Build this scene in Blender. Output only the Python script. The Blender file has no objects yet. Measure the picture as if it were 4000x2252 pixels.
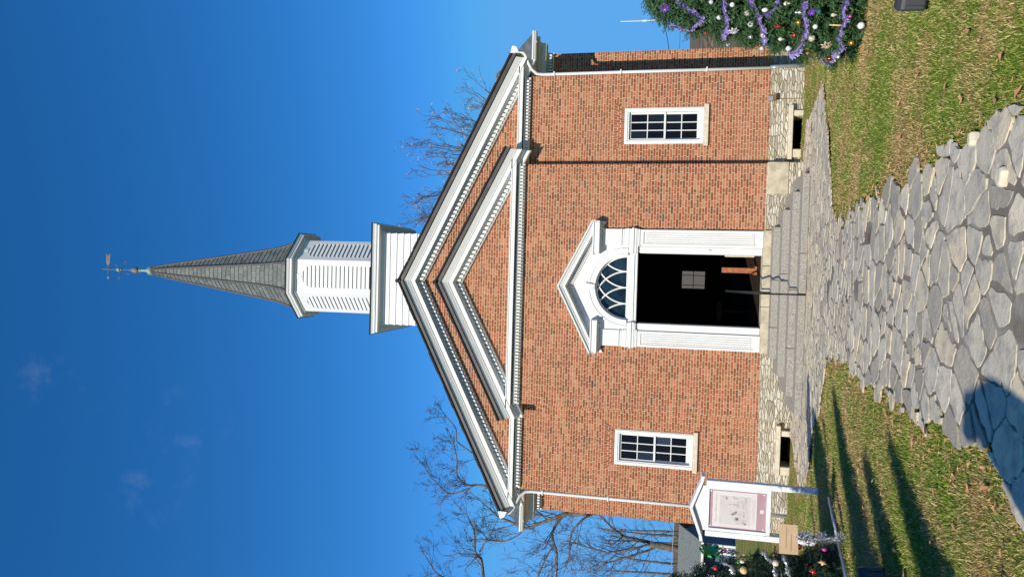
import bpy, bmesh, math, random
import numpy as np
from mathutils import Vector, Matrix
R = math.radians
S = bpy.context.scene
C = S.collection

# ------------------------------------------------------------------ camera
CAM = Vector((0.4, -18.5, 2.85))
def camera_axes(yaw, p, r):
    f = Vector((math.sin(yaw)*math.cos(p), math.cos(yaw)*math.cos(p), math.sin(p)))
    rt = Vector((math.cos(yaw), -math.sin(yaw), 0)); up = rt.cross(f)
    return math.cos(r)*rt + math.sin(r)*up, -math.sin(r)*rt + math.cos(r)*up, f
rt, up, fw = camera_axes(R(-1.586), R(12.336), R(1.887))
cd = bpy.data.cameras.new('camera'); cam = bpy.data.objects.new('camera', cd); C.objects.link(cam)
m = Matrix.Identity(4)
for i, v in enumerate((-up, rt, -fw)):          # the photo is held on its side: image right = down
    for k in range(3): m[k][i] = v[k]
m.translation = CAM
cam.matrix_world = m
cd.sensor_width = 36; cd.lens = 36*2880/4000; cd.clip_end = 2000; cd.clip_start = .05
S.camera = cam

# ------------------------------------------------------------------ sky, sun, exposure
SUN = Vector((.40, 1.0, -.62)).normalized()     # direction the light travels
elev = math.asin(-SUN.z); rot = math.atan2(-SUN.x, -SUN.y)
w = bpy.data.worlds.new('World'); S.world = w; w.use_nodes = True
nt = w.node_tree; bg = nt.nodes['Background']
sky = nt.nodes.new('ShaderNodeTexSky'); sky.sky_type = 'NISHITA'; sky.sun_disc = False
sky.sun_elevation = elev; sky.sun_rotation = rot
sky.air_density = 1.0; sky.dust_density = 0.0; sky.ozone_density = 5.6; sky.altitude = 1500
hs = nt.nodes.new('ShaderNodeHueSaturation'); hs.inputs['Saturation'].default_value = 1.22
cap = nt.nodes.new('ShaderNodeMixRGB'); cap.blend_type = 'DARKEN'; cap.inputs[0].default_value = 1   # no white band at the horizon
cap.inputs[2].default_value = (.76, 2.68, 5.7, 1)
nt.links.new(sky.outputs[0], hs.inputs['Color']); nt.links.new(hs.outputs[0], cap.inputs[1]); # three faint cirrus wisps, high to the left
tc = nt.nodes.new('ShaderNodeTexCoord'); nz = nt.nodes.new('ShaderNodeTexNoise'); nz.inputs['Scale'].default_value = 26; nz.inputs['Detail'].default_value = 6; nz.inputs['Roughness'].default_value = .65
nt.links.new(tc.outputs['Generated'], nz.inputs['Vector'])
def wmap(sock, a, b):
    x = nt.nodes.new('ShaderNodeMapRange'); x.interpolation_type = 'SMOOTHSTEP'; nt.links.new(sock, x.inputs[0]); x.inputs[1].default_value = a; x.inputs[2].default_value = b; return x.outputs[0]
tot = None
for v in ((-.272,.756,.595),(-.150,.712,.686),(-.200,.795,.574)):
    dp = nt.nodes.new('ShaderNodeVectorMath'); dp.operation = 'DOT_PRODUCT'; nt.links.new(tc.outputs['Generated'], dp.inputs[0]); dp.inputs[1].default_value = Vector(v).normalized()
    mk = wmap(dp.outputs['Value'], .9985, .99995)
    if tot is None: tot = mk
    else:
        ad = nt.nodes.new('ShaderNodeMath'); ad.operation = 'ADD'; nt.links.new(tot, ad.inputs[0]); nt.links.new(mk, ad.inputs[1]); tot = ad.outputs[0]
ml = nt.nodes.new('ShaderNodeMath'); ml.operation = 'MULTIPLY'; nt.links.new(wmap(nz.outputs[0], .5, .75), ml.inputs[0]); nt.links.new(tot, ml.inputs[1])
m2 = nt.nodes.new('ShaderNodeMath'); m2.operation = 'MULTIPLY'; nt.links.new(ml.outputs[0], m2.inputs[0]); m2.inputs[1].default_value = .07
cl = nt.nodes.new('ShaderNodeMixRGB'); nt.links.new(m2.outputs[0], cl.inputs[0]); nt.links.new(cap.outputs[0], cl.inputs[1]); cl.inputs[2].default_value = (3.6, 4.2, 5.4, 1)
nt.links.new(cl.outputs[0], bg.inputs[0])
bg.inputs[1].default_value = 0.15; hs.inputs['Value'].default_value = 1.15
sl = bpy.data.lights.new('sun', 'SUN'); sl.energy = 5.0; sl.angle = R(.5); sl.color = (1, .93, .80)
so = bpy.data.objects.new('sun', sl); C.objects.link(so)
so.rotation_euler = SUN.to_track_quat('-Z', 'Y').to_euler()
S.view_settings.view_transform = 'Standard'; S.view_settings.look = 'None'
S.view_settings.exposure = 0.0; S.view_settings.gamma = 1
S.render.engine = 'CYCLES'

rng = random.Random(7)

# ------------------------------------------------------------------ mesh builder
class MB:
    def __init__(s): s.v = []; s.f = []
    def add(s, vs, fs):
        o = len(s.v); s.v += [tuple(v) for v in vs]; s.f += [tuple(i+o for i in f) for f in fs]
    def poly(s, pts): s.add(pts, [tuple(range(len(pts)))])
    def box(s, x0, x1, y0, y1, z0, z1):
        s.add([(x0,y0,z0),(x1,y0,z0),(x1,y1,z0),(x0,y1,z0),(x0,y0,z1),(x1,y0,z1),(x1,y1,z1),(x0,y1,z1)],
              [(0,3,2,1),(4,5,6,7),(0,1,5,4),(1,2,6,5),(2,3,7,6),(3,0,4,7)])
    def loft(s, rings, cap=True, close=True):
        n = len(rings[0]); o = len(s.v)
        for r in rings: s.v += [tuple(p) for p in r]
        for i in range(len(rings)-1):
            for j in range(n if close else n-1):
                a = o+i*n+j; b = o+i*n+(j+1) % n
                s.f.append((a, b, b+n, a+n))
        if cap:
            s.f.append(tuple(o+j for j in range(n))[::-1]); s.f.append(tuple(o+(len(rings)-1)*n+j for j in range(n)))
    def prism(s, pts, ax, a, b):              # 2-D outline extruded along an axis
        def P(p, t):
            return {'x': (t, p[0], p[1]), 'y': (p[0], t, p[1]), 'z': (p[0], p[1], t)}[ax]
        s.loft([[P(p, a) for p in pts], [P(p, b) for p in pts]])
    def tube(s, pts, rad, n=8, cap=True):
        pts = [Vector(p) for p in pts]
        if not hasattr(rad, '__len__'): rad = [rad]*len(pts)
        rings = []; ref = None
        for i, p in enumerate(pts):
            t = (pts[min(i+1, len(pts)-1)] - pts[max(i-1, 0)])
            if t.length < 1e-9: t = Vector((0,0,1))
            t.normalize()
            if ref is None:
                ref = t.orthogonal().normalized()
            else:
                ref = ref - t*ref.dot(t)
                ref = ref.normalized() if ref.length > 1e-6 else t.orthogonal().normalized()
            b = t.cross(ref)
            rings.append([p + (ref*math.cos(2*math.pi*k/n) + b*math.sin(2*math.pi*k/n))*rad[i] for k in range(n)])
        s.loft(rings, cap)
    def lathe(s, prof, c, n=16, squash=1.0):   # prof: (r, z)
        s.loft([[(c[0]+r*math.cos(2*math.pi*k/n), c[1]+r*squash*math.sin(2*math.pi*k/n), c[2]+z) for k in range(n)] for r, z in prof])
    def ball(s, c, r, n=12, sz=1.0):
        k = 7
        s.lathe([(max(r*math.sin(math.pi*i/k), r*.02), -r*sz*math.cos(math.pi*i/k)) for i in range(k+1)], c, n)

def obj(name, mb, mat, parent=None, smooth=False, bevel=0.0):
    me = bpy.data.meshes.new(name); me.from_pydata(mb.v, [], mb.f)
    bm = bmesh.new(); bm.from_mesh(me)
    if bevel > 0:
        bmesh.ops.remove_doubles(bm, verts=bm.verts, dist=1e-5)
        ed = [e for e in bm.edges if len(e.link_faces) == 2 and e.calc_face_angle(0) > .5]
        bmesh.ops.bevel(bm, geom=ed, offset=bevel, segments=1, affect='EDGES', clamp_overlap=True)
    bmesh.ops.recalc_face_normals(bm, faces=bm.faces)
    bm.to_mesh(me); bm.free()
    if smooth: me.polygons.foreach_set('use_smooth', [True]*len(me.polygons))
    me.materials.append(mat)
    o = bpy.data.objects.new(name, me); C.objects.link(o)
    if parent: o.parent = parent; o.matrix_parent_inverse = Matrix.Translation(parent_loc(parent)).inverted()
    return o
def parent_loc(p):
    v = Vector(p.location)
    return v if p.parent is None else v + 0*v
def mesh_np(name, V, F, mat, parent=None):     # numpy vertices (n,3) and equal-size faces (m,k)
    me = bpy.data.meshes.new(name); n, k = F.shape
    me.vertices.add(len(V)); me.vertices.foreach_set('co', V.astype(np.float32).ravel())
    me.loops.add(n*k); me.loops.foreach_set('vertex_index', F.astype(np.int32).ravel())
    me.polygons.add(n); me.polygons.foreach_set('loop_start', np.arange(0, n*k, k, dtype=np.int32))
    me.polygons.foreach_set('loop_total', np.full(n, k, dtype=np.int32))
    me.update(calc_edges=True); me.materials.append(mat)
    o = bpy.data.objects.new(name, me); C.objects.link(o)
    if parent: o.parent = parent; o.matrix_parent_inverse = Matrix.Translation(parent_loc(parent)).inverted()
    return o
def thing(name, label, cat, loc=(0,0,0), group=None):
    o = bpy.data.objects.new(name, None); C.objects.link(o); o.location = loc; o.empty_display_size = .2
    return tag(o, label, cat, group)
def tag(o, label, cat, group=None):
    o['label'] = label; o['category'] = cat
    if group: o['group'] = group
    return o
def struct(o, kind='structure'): o['kind'] = kind; return o

# ------------------------------------------------------------------ materials
class NT:
    def __init__(s, name, rough=.6, spec=.3):
        s.m = bpy.data.materials.new(name); s.m.use_nodes = True; s.t = s.m.node_tree
        s.b = s.t.nodes['Principled BSDF']
        s.b.inputs['Roughness'].default_value = rough; s.b.inputs['Specular IOR Level'].default_value = spec
    def n(s, ty, **kw):
        x = s.t.nodes.new(ty)
        for k, v in kw.items(): setattr(x, k, v)
        return x
    def put(s, sock, v):
        if isinstance(v, bpy.types.NodeSocket): s.t.links.new(v, sock)
        else: sock.default_value = v
    def math(s, op, a, b=None, c=None):
        x = s.n('ShaderNodeMath', operation=op); s.put(x.inputs[0], a)
        if b is not None: s.put(x.inputs[1], b)
        if c is not None: s.put(x.inputs[2], c)
        return x.outputs[0]
    def mix(s, f, a, b, mode='MIX'):
        x = s.n('ShaderNodeMixRGB', blend_type=mode); s.put(x.inputs[0], f)
        for i, v in ((1, a), (2, b)):
            s.put(x.inputs[i], v if isinstance(v, bpy.types.NodeSocket) else (*v[:3], 1))
        return x.outputs[0]
    def pos(s): return s.n('ShaderNodeNewGeometry').outputs['Position']
    def island(s): return s.n('ShaderNodeNewGeometry').outputs['Random Per Island']
    def xyz(s, v):
        x = s.n('ShaderNodeSeparateXYZ'); s.t.links.new(v, x.inputs[0]); return x.outputs
    def vec(s, a, b, c=0.0):
        x = s.n('ShaderNodeCombineXYZ')
        for i, v in enumerate((a, b, c)): s.put(x.inputs[i], v)
        return x.outputs[0]
    def noise(s, v, scale, detail=3, rough=.6):
        x = s.n('ShaderNodeTexNoise'); s.put(x.inputs['Vector'], v); x.inputs['Scale'].default_value = scale
        x.inputs['Detail'].default_value = detail; x.inputs['Roughness'].default_value = rough
        return x.outputs[0]
    def ramp(s, f, stops):
        x = s.n('ShaderNodeValToRGB'); s.put(x.inputs[0], f); e = x.color_ramp.elements
        while len(e) < len(stops): e.new(.5)
        for el, (p, c) in zip(e, stops): el.position = p; el.color = (*c[:3], 1)
        return x.outputs[0]
    def step(s, f, a, b):                        # smooth 0..1 between a and b
        x = s.n('ShaderNodeMapRange', interpolation_type='SMOOTHSTEP'); s.put(x.inputs[0], f)
        x.inputs[1].default_value = a; x.inputs[2].default_value = b; return x.outputs[0]
    def bump(s, h, strength=.4, dist=.01):
        x = s.n('ShaderNodeBump'); x.inputs['Strength'].default_value = strength; x.inputs['Distance'].default_value = dist
        s.put(x.inputs['Height'], h); s.t.links.new(x.outputs[0], s.b.inputs['Normal'])
    def out(s, col): s.put(s.b.inputs['Base Color'], col if isinstance(col, bpy.types.NodeSocket) else (*col[:3], 1)); return s.m
def sc(c, k): return tuple(min(1, x*k) for x in c)
def plain(name, col, rough=.6, spec=.3, var=.12, scale=4, metal=0, bump=0, bscale=30, emit=0, isl=0):
    g = NT(name, rough, spec); p = g.pos()
    f = g.noise(p, scale, 4)
    col2 = g.mix(g.step(f, .3, .7), sc(col, 1-var), sc(col, 1+var))
    if isl: col2 = g.mix(g.math('MULTIPLY', g.island(), isl), col2, sc(col, .35))
    g.b.inputs['Metallic'].default_value = metal
    if bump: g.bump(g.noise(p, bscale, 4), bump, .01)
    if emit:
        g.put(g.b.inputs['Emission Color'], (*col, 1)); g.b.inputs['Emission Strength'].default_value = emit
    return g.out(col2)

def brick_material(name='brick', radial=False):
    g = NT(name, .85, .15); P = g.pos(); x, y, z = g.xyz(P)
    n1 = g.noise(P, 9, 2); wob = g.math('MULTIPLY', g.math('SUBTRACT', n1, .5), .022)
    n2 = g.noise(P, 1.3, 2); wz = g.math('ADD', g.math('MULTIPLY', g.math('SUBTRACT', n2, .5), .03), g.math('MULTIPLY', wob, .55))
    h = g.math('ADD', g.math('ADD', x, y), 50.0); h = g.math('ADD', h, wob)
    zz = g.math('ADD', z, wz)
    H = .0672; PP = .325
    rz = g.math('DIVIDE', g.math('ADD', zz, 20), H); row = g.math('FLOOR', rz); fz = g.math('FRACT', rz)
    wr = g.n('ShaderNodeTexWhiteNoise', noise_dimensions='1D'); g.put(wr.inputs['W'], row)
    off = g.math('ADD', g.math('MULTIPLY', g.math('MODULO', row, 2), PP*.5), g.math('MULTIPLY', wr.outputs[0], .05))
    u = g.math('DIVIDE', g.math('ADD', h, off), PP); iu = g.math('FLOOR', u); fu = g.math('FRACT', u)
    head = g.math('GREATER_THAN', fu, .66)
    idx = g.math('ADD', g.math('MULTIPLY', iu, 2), head)
    d1 = g.math('MINIMUM', fu, g.math('SUBTRACT', 1, fu)); d1 = g.math('MINIMUM', d1, g.math('ABSOLUTE', g.math('SUBTRACT', fu, .66)))
    dx = g.math('MULTIPLY', d1, PP); dz = g.math('MULTIPLY', g.math('MINIMUM', fz, g.math('SUBTRACT', 1, fz)), H)
    d = g.math('MINIMUM', dx, dz)
    d = g.math('ADD', d, g.math('MULTIPLY', g.math('SUBTRACT', g.noise(P, 45, 2), .5), .005))
    brickmask = g.step(d, .0042, .0078)
    wn = g.n('ShaderNodeTexWhiteNoise', noise_dimensions='2D'); g.put(wn.inputs['Vector'], g.vec(idx, row))
    rnd = wn.outputs[0]
    col = g.ramp(rnd, [(0, (.06,.035,.028)), (.015, (.12,.085,.065)), (.03, (.15,.044,.024)), (.2, (.225,.062,.028)), (.5, (.30,.086,.037)),
                       (.72, (.37,.122,.053)), (.87, (.46,.215,.115)), (.955, (.45,.11,.065)), (1, (.24,.085,.045))])
    big = g.noise(P, .55, 3); fine = g.noise(P, 38, 4, .7); rag = g.noise(P, 7, 3)
    col = g.mix(g.math('MULTIPLY', g.step(fine, .35, .75), .45), col, (.40,.17,.085))
    col = g.mix(g.math('MULTIPLY', g.step(rag, .55, .8), .35), col, (.16,.06,.035))
    col = g.mix(g.math('MULTIPLY', g.step(big, .45, .72), .45), col, (.36,.15,.085))
    mort = g.mix(g.noise(P, 12, 3), (.42,.29,.17), (.72,.55,.37))
    st = g.step(g.noise(g.vec(g.math('MULTIPLY', h, 2.2), g.math('MULTIPLY', z, .45)), 1.0, 4, .65), .50, .72)
    col = g.mix(g.math('MULTIPLY', st, .30), col, (.13,.055,.033)); base = g.math('MULTIPLY', g.step(z, 1.5, .75), g.step(g.noise(P, 2.4, 4), .35, .7))
    col = g.mix(g.math('MULTIPLY', base, .35), col, (.33,.20,.13))
    c = g.mix(brickmask, mort, col)
    g.bump(g.math('ADD', g.math('MULTIPLY', brickmask, .7), g.math('MULTIPLY', fine, .4)), .55, .012)
    return g.out(c)

def rubble_material():
    g = NT('rubble_stone', .85, .15); P = g.pos(); x, y, z = g.xyz(P)
    n = g.noise(P, 3.5, 3); k = g.math('MULTIPLY', g.math('SUBTRACT', n, .5), .7)
    h = g.math('ADD', x, y)
    v = g.vec(g.math('ADD', g.math('MULTIPLY', h, 3.9), k), g.math('ADD', g.math('MULTIPLY', z, 17.5), g.math('MULTIPLY', k, 1.3)))
    e = g.n('ShaderNodeTexVoronoi', voronoi_dimensions='2D', feature='DISTANCE_TO_EDGE'); e.inputs['Scale'].default_value = 1; g.put(e.inputs['Vector'], v)
    e.inputs['Randomness'].default_value = .8
    f = g.n('ShaderNodeTexVoronoi', voronoi_dimensions='2D', feature='F1'); f.inputs['Scale'].default_value = 1; g.put(f.inputs['Vector'], v)
    f.inputs['Randomness'].default_value = .8
    ed = g.math('ADD', e.outputs['Distance'], g.math('MULTIPLY', g.math('SUBTRACT', g.noise(P, 25, 3), .5), .09))
    mask = g.step(ed, .0, .06)
    rc = g.xyz(f.outputs['Color'])
    col = g.ramp(rc[0], [(0, (.32,.28,.20)), (.3, (.47,.42,.31)), (.65, (.60,.55,.43)), (1, (.70,.66,.55))])
    col = g.mix(g.math('MULTIPLY', g.step(g.noise(P, 16, 5, .7), .42, .70), .65), col, (.31,.26,.18))
    joint = g.mix(g.noise(P, 6, 2), (.15,.10,.055), (.38,.30,.19))
    g.bump(g.math('ADD', g.step(ed, .0, .16), g.math('MULTIPLY', g.noise(P, 30, 4), .5)), .8, .028)
    return g.out(g.mix(mask, joint, col))

def slate_material(name, rows=True):
    g = NT(name, .55, .35); P = g.pos(); x, y, z = g.xyz(P)
    if rows:
        zr = g.math('DIVIDE', z, .085); row = g.math('FLOOR', zr); fz = g.math('FRACT', zr)
        u = g.math('ADD', g.math('DIVIDE', g.math('ADD', x, g.math('MULTIPLY', y, .31)), .26), g.math('MULTIPLY', row, .47))
        iu = g.math('FLOOR', u); fu = g.math('FRACT', u)
        wn = g.n('ShaderNodeTexWhiteNoise', noise_dimensions='2D'); g.put(wn.inputs['Vector'], g.vec(iu, row)); r = wn.outputs[0]
        gap = g.math('MULTIPLY', g.step(fz, .0, .16), g.step(g.math('MINIMUM', fu, g.math('SUBTRACT', 1, fu)), .01, .04))
        g.bump(g.math('SUBTRACT', g.math('MULTIPLY', gap, .5), g.math('MULTIPLY', fz, .5)), .8, .02)
    else:
        r = g.island(); gap = 1.0
    col = g.ramp(r, [(0, (.075,.085,.08)), (.35, (.12,.132,.122)), (.7, (.17,.18,.165)), (1, (.10,.105,.11))])
    col = g.mix(g.math('MULTIPLY', g.noise(P, 14, 5, .7), .55), col, (.21,.22,.19))
    if rows: col = g.mix(gap, (.03,.03,.03), col)
    return g.out(col)

def stone_step_material():
    g = NT('step_stone', .8, .2); P = g.pos()
    n = g.noise(P, 30, 5, .75); n2 = g.noise(P, 2.2, 3)
    col = g.mix(g.step(n, .3, .72), (.19,.17,.14), (.50,.47,.41))
    col = g.mix(g.math('MULTIPLY', g.step(n2, .4, .7), .5), col, (.34,.31,.26))
    g.bump(n, .6, .02)
    return g.out(col)

def flagstone_material():
    g = NT('flagstone', .75, .25); P = g.pos(); r = g.island()
    col = g.ramp(r, [(0, (.36,.315,.23)), (.25, (.53,.465,.34)), (.5, (.66,.58,.425)), (.7, (.59,.525,.40)), (.86, (.67,.56,.37)), (.95, (.76,.62,.41)), (1, (.82,.71,.50))])
    n = g.noise(P, 7, 5, .7); n2 = g.noise(P, 45, 4, .7)
    col = g.mix(g.math('MULTIPLY', g.step(n, .42, .66), .7), col, (.29,.27,.23))
    col = g.mix(g.math('MULTIPLY', g.step(n2, .5, .75), .5), col, (.66,.61,.52))
    n3 = g.noise(P, 3.1, 4, .7)
    col = g.mix(g.math('MULTIPLY', g.step(n3, .6, .72), .55), col, (.62,.53,.36))
    g.bump(g.math('ADD', n, g.math('MULTIPLY', n2, .4)), .5, .02)
    return g.out(col)
def mortar_material():
    g = NT('path_mortar', .9, .1); P = g.pos()
    n = g.noise(P, 4, 4); n2 = g.noise(P, 60, 4, .7)
    col = g.mix(g.step(n, .4, .65), (.22,.19,.145), (.40,.355,.28))
    col = g.mix(g.math('MULTIPLY', g.step(g.noise(P, 2.3, 4), .53, .68), .85), col, (.13,.09,.045))
    col = g.mix(g.math('MULTIPLY', n2, .4), col, (.14,.12,.10))
    g.bump(n2, .5, .01)
    return g.out(col)
def turf_colour(g, P, r):
    a = g.noise(P, 1.1, 5, .7); b = g.noise(P, 4.5, 4, .7)
    green = g.ramp(r, [(0, (.075,.12,.011)), (.45, (.16,.24,.024)), (.75, (.245,.315,.045)), (1, (.37,.38,.10))])
    straw = g.ramp(r, [(0, (.20,.11,.042)), (.5, (.43,.285,.115)), (1, (.62,.46,.23))])
    f = g.math('ADD', g.math('MULTIPLY', a, .95), g.math('MULTIPLY', b, .5)); f = g.math('SUBTRACT', f, .115)
    f = g.math('ADD', f, g.math('MULTIPLY', g.math('SUBTRACT', r, .5), .30))
    return g.mix(g.step(f, .525, .74), green, straw)
def grass_material():
    g = NT('grass_blade', .6, .25); P = g.pos()
    c = turf_colour(g, P, g.island())
    g.b.inputs['Subsurface Weight'].default_value = 0
    return g.out(c)
def ground_material():
    g = NT('turf', .9, .1); P = g.pos(); n = g.noise(P, 55, 4, .8)
    c = turf_colour(g, P, n)
    c = g.mix(.25, c, (.12,.10,.03))
    c = g.mix(g.step(g.xyz(P)[1], 25, 60), c, g.mix(n, (.10,.075,.045), (.24,.19,.115)))
    g.bump(n, .8, .03)
    return g.out(c)

M = {}
M['brick'] = brick_material(); M['rubble'] = rubble_material()
M['slate'] = slate_material('roof_slate'); M['spire_slate'] = slate_material('spire_slate', False)
def paint(name, col):
    g = NT(name, .45, .35); P = g.pos(); x, y, z = g.xyz(P)
    st = g.noise(g.vec(g.math('MULTIPLY', g.math('ADD', x, y), 9.0), g.math('MULTIPLY', z, .9)), 1.0, 4, .65); n = g.noise(P, 1.6, 4)
    c = g.mix(g.math('MULTIPLY', g.step(st, .5, .8), .28), col, sc((.60,.58,.52), .9))
    c = g.mix(g.math('MULTIPLY', g.step(n, .45, .8), .16), c, (.50,.50,.47)); g.bump(g.noise(P, 14, 3), .08, .01)
    return g.out(c)
M['white'] = paint('white_paint', (.72,.71,.68))
M['white2'] = paint('white_siding', (.70,.695,.675))
M['drip'] = plain('brown_metal', (.085,.068,.060), .5, .4, .25, 3)
M['black_edge'] = plain('felt_and_shaded_slate', (.02,.02,.02), .7, .2)  # dark deck edges; on the slate edges the black is painted shade
M['sill'] = plain('sill_stone', (.62,.54,.41), .8, .2, .12, 8, bump=.2)
M['limestone'] = plain('limestone', (.47,.41,.29), .85, .15, .22, 5, bump=.4, bscale=25)
M['step'] = stone_step_material(); M['flag'] = flagstone_material(); M['mortar'] = mortar_material()
M['grass'] = grass_material(); M['turf'] = ground_material()
def glass_material():
    g = NT('window_glass', .05, .16); P = g.pos()
    g.bump(g.noise(P, 2.5, 2), .25, .02)
    r = g.n('ShaderNodeObjectInfo').outputs['Random']
    return g.out(g.ramp(r, [(0, (.003,.003,.004)), (.55, (.006,.007,.009)), (.8, (.012,.016,.022)), (1, (.03,.045,.075))]))  # differing reflections of the panes put into their base colour
M['glass'] = glass_material()
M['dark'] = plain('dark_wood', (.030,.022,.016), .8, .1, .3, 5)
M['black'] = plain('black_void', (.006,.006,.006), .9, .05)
M['iron'] = plain('black_iron', (.02,.02,.02), .45, .4)
M['galv'] = plain('grey_metal', (.36,.37,.38), .4, .5, metal=.4)
M['verdigris'] = plain('verdigris_copper', (.26,.35,.28), .6, .3, .3, 14)
M['vane'] = plain('old_copper', (.16,.15,.125), .5, .4, .3, 14)
M['rust'] = plain('rusty_wire', (.25,.11,.05), .8, .2)
M['wood'] = plain('oiled_wood', (.36,.13,.055), .45, .3, .3, 12)
M['cream'] = plain('cream_limewash', (.62,.56,.42), .9, .1, .25, 5)
M['bark'] = plain('tree_bark', (.13,.108,.085), .9, .1, .35, 3)
M['twig'] = plain('twig_bark', (.10,.068,.055), .9, .1, .3, 2)
M['dryleaf'] = plain('dry_leaf', (.60,.32,.15), .8, .15, .35, 6, isl=.5)
M['needle'] = plain('fir_needle', (.075,.16,.055), .55, .3, .35, 9, isl=.65)
M['needle2'] = plain('shaded_fir_needle', (.05,.105,.06), .5, .35, .35, 9, isl=.6)  # shaded look of the left tree put into a darker green
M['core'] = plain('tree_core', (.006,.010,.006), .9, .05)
M['tinsel'] = plain('purple_tinsel', (.47,.37,.80), .3, .7, .2, 30, isl=.75)
M['silver'] = plain('silver_tinsel', (.72,.74,.76), .25, .7, .15, 30, metal=.5, isl=.35)
M['card'] = plain('cardboard', (.50,.36,.23), .85, .1, .06, 5)
M['pipe'] = plain('white_plastic', (.62,.66,.66), .4, .4)
M['post'] = plain('painted_post', (.74,.75,.76), .5, .35)
M['board'] = plain('purple_board', (.40,.25,.28), .4, .4, .08, 3)
M['paper'] = plain('printed_sheet', (.66,.60,.58), .45, .35, .03, 3)
M['ink'] = plain('taupe_ink', (.33,.275,.26), .6, .2, .3, 40)
M['ink2'] = plain('faint_ink', (.52,.465,.455), .6, .2, .2, 30)
M['bluewall'] = plain('blue_clapboard', (.085,.13,.21), .7, .2, .1, 3)
M['shingle'] = plain('grey_shingle', (.17,.19,.175), .85, .1, .35, 14)
M['brown_hill'] = plain('winter_hillside', (.17,.135,.09), .95, .05, .45, .6)
M['blackplastic'] = plain('black_plastic', (.035,.035,.037), .35, .45)

# ------------------------------------------------------------------ ground
PR = [(-12,-1.4),(0,-1.5),(5,-1.6),(8,-1.8),(12,-2.2),(15,-2.6),(16.8,-2.82),(18.5,-2.86),(21,-3.12),(30,-3.6),(60,-4.8),(150,-6)]
PX = np.array([a-18.5 for a, _ in PR]); PZ = np.array([b+2.85 for _, b in PR])
def gz(y): return float(np.interp(y, PX, PZ))
LEFT = [(-18.5,-.62),(-14.79,-.67),(-14.5,-.48),(-13.5,-.52),(-12.7,-.53),(-10.9,-.58),(-10.2,-.48),(-8.06,-.67),(-7.3,-1.5),(-5.4,-2.41),(-5.2,-2.83),(-4.2,-3.39),(-1.6,-4.1),(-1.0,-3.9),(-.4,-3.5),(.3,-3.4)]
RIGHT = [(-18.5,1.25),(-14.6,1.23),(-13.0,1.15),(-11.4,1.12),(-9.35,1.07),(-8.26,1.18),(-7.73,1.64),(-7.18,2.28),(-6.36,2.94),(-5.12,3.66),(-2.9,3.89),(-1.2,3.95),(-.63,3.63),(-.4,3.1),(.3,3.1)]
def xl(y): return float(np.interp(y, [a for a,_ in LEFT], [b for _,b in LEFT])) + .05*math.sin(y*9.1) + .04*math.sin(y*23.7+1)
def xr(y): return float(np.interp(y, [a for a,_ in RIGHT], [b for _,b in RIGHT])) + .05*math.sin(y*8.3+2) + .04*math.sin(y*21.3)
def on_path(x, y): return -18.5 < y < .2 and xl(y) < x < xr(y)

ys = np.concatenate([np.arange(-30, -18, 2), np.arange(-18, 4, .25), np.arange(4, 40, 2), np.arange(40, 400, 20)])
xs = np.concatenate([np.arange(-300, -20, 20), np.arange(-20, -6, 1), np.arange(-6, 6.01, .25), np.arange(7, 21, 1), np.arange(40, 320, 20)])
gx, gy = np.meshgrid(xs, ys)
gzv = np.interp(gy, PX, PZ) + .02*np.sin(gx*2.3+gy)*np.cos(gy*1.7)*(np.abs(gx) > 1.6)
gzv = np.where(gy > 60, gzv + 2.3*np.clip((gy-60)/60, 0, 1)*(.8+.2*np.sin(gx*.05)), gzv)
V = np.stack([gx, gy, gzv], -1).reshape(-1, 3)
ni, nj = gx.shape; ii, jj = np.meshgrid(np.arange(ni-1), np.arange(nj-1), indexing='ij')
a = (ii*nj+jj).ravel(); F = np.stack([a, a+1, a+nj+1, a+nj], 1)
struct(mesh_np('lawn', V, F, M['turf']))

# path: mortar bed and individually cut flagstones
mb = MB(); yy = np.arange(-18.5, -.02, .12)
for y0, y1 in zip(yy[:-1], yy[1:]):
    n = 8
    for k in range(n):
        f0, f1 = k/n, (k+1)/n
        p = []
        for (yq, f) in ((y0,f0),(y0,f1),(y1,f1),(y1,f0)):
            p.append((xl(yq)+.11+(xr(yq)-xl(yq)-.22)*f, yq, gz(yq)+.0285))
        mb.poly(p)
struct(obj('path_bed', mb, M['mortar']))
def clip_half(poly, nx, ny, d):                  # keep nx*x+ny*y <= d
    out = []
    for i in range(len(poly)):
        p, q = poly[i], poly[(i+1) % len(poly)]
        a = nx*p[0]+ny*p[1]-d; b = nx*q[0]+ny*q[1]-d
        if a <= 0: out.append(p)
        if (a < 0 < b) or (b < 0 < a):
            t = a/(a-b); out.append((p[0]+(q[0]-p[0])*t, p[1]+(q[1]-p[1])*t))
    return out
r2 = random.Random(5); sites = []
yq = -18.4; row = 0
while yq < 0.2:
    sx = .245; xq = -5+(row % 2)*.12
    while xq < 5:
        px, py = xq+r2.uniform(-.12,.12), yq+r2.uniform(-.07,.07)
        if r2.random() < .74: sites.append((px, py))
        xq += sx*r2.choice((.5,.75,1,1.2,1.6))
    yq += .135; row += 1
mb = MB(); site_np = np.array(sites)
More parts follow.
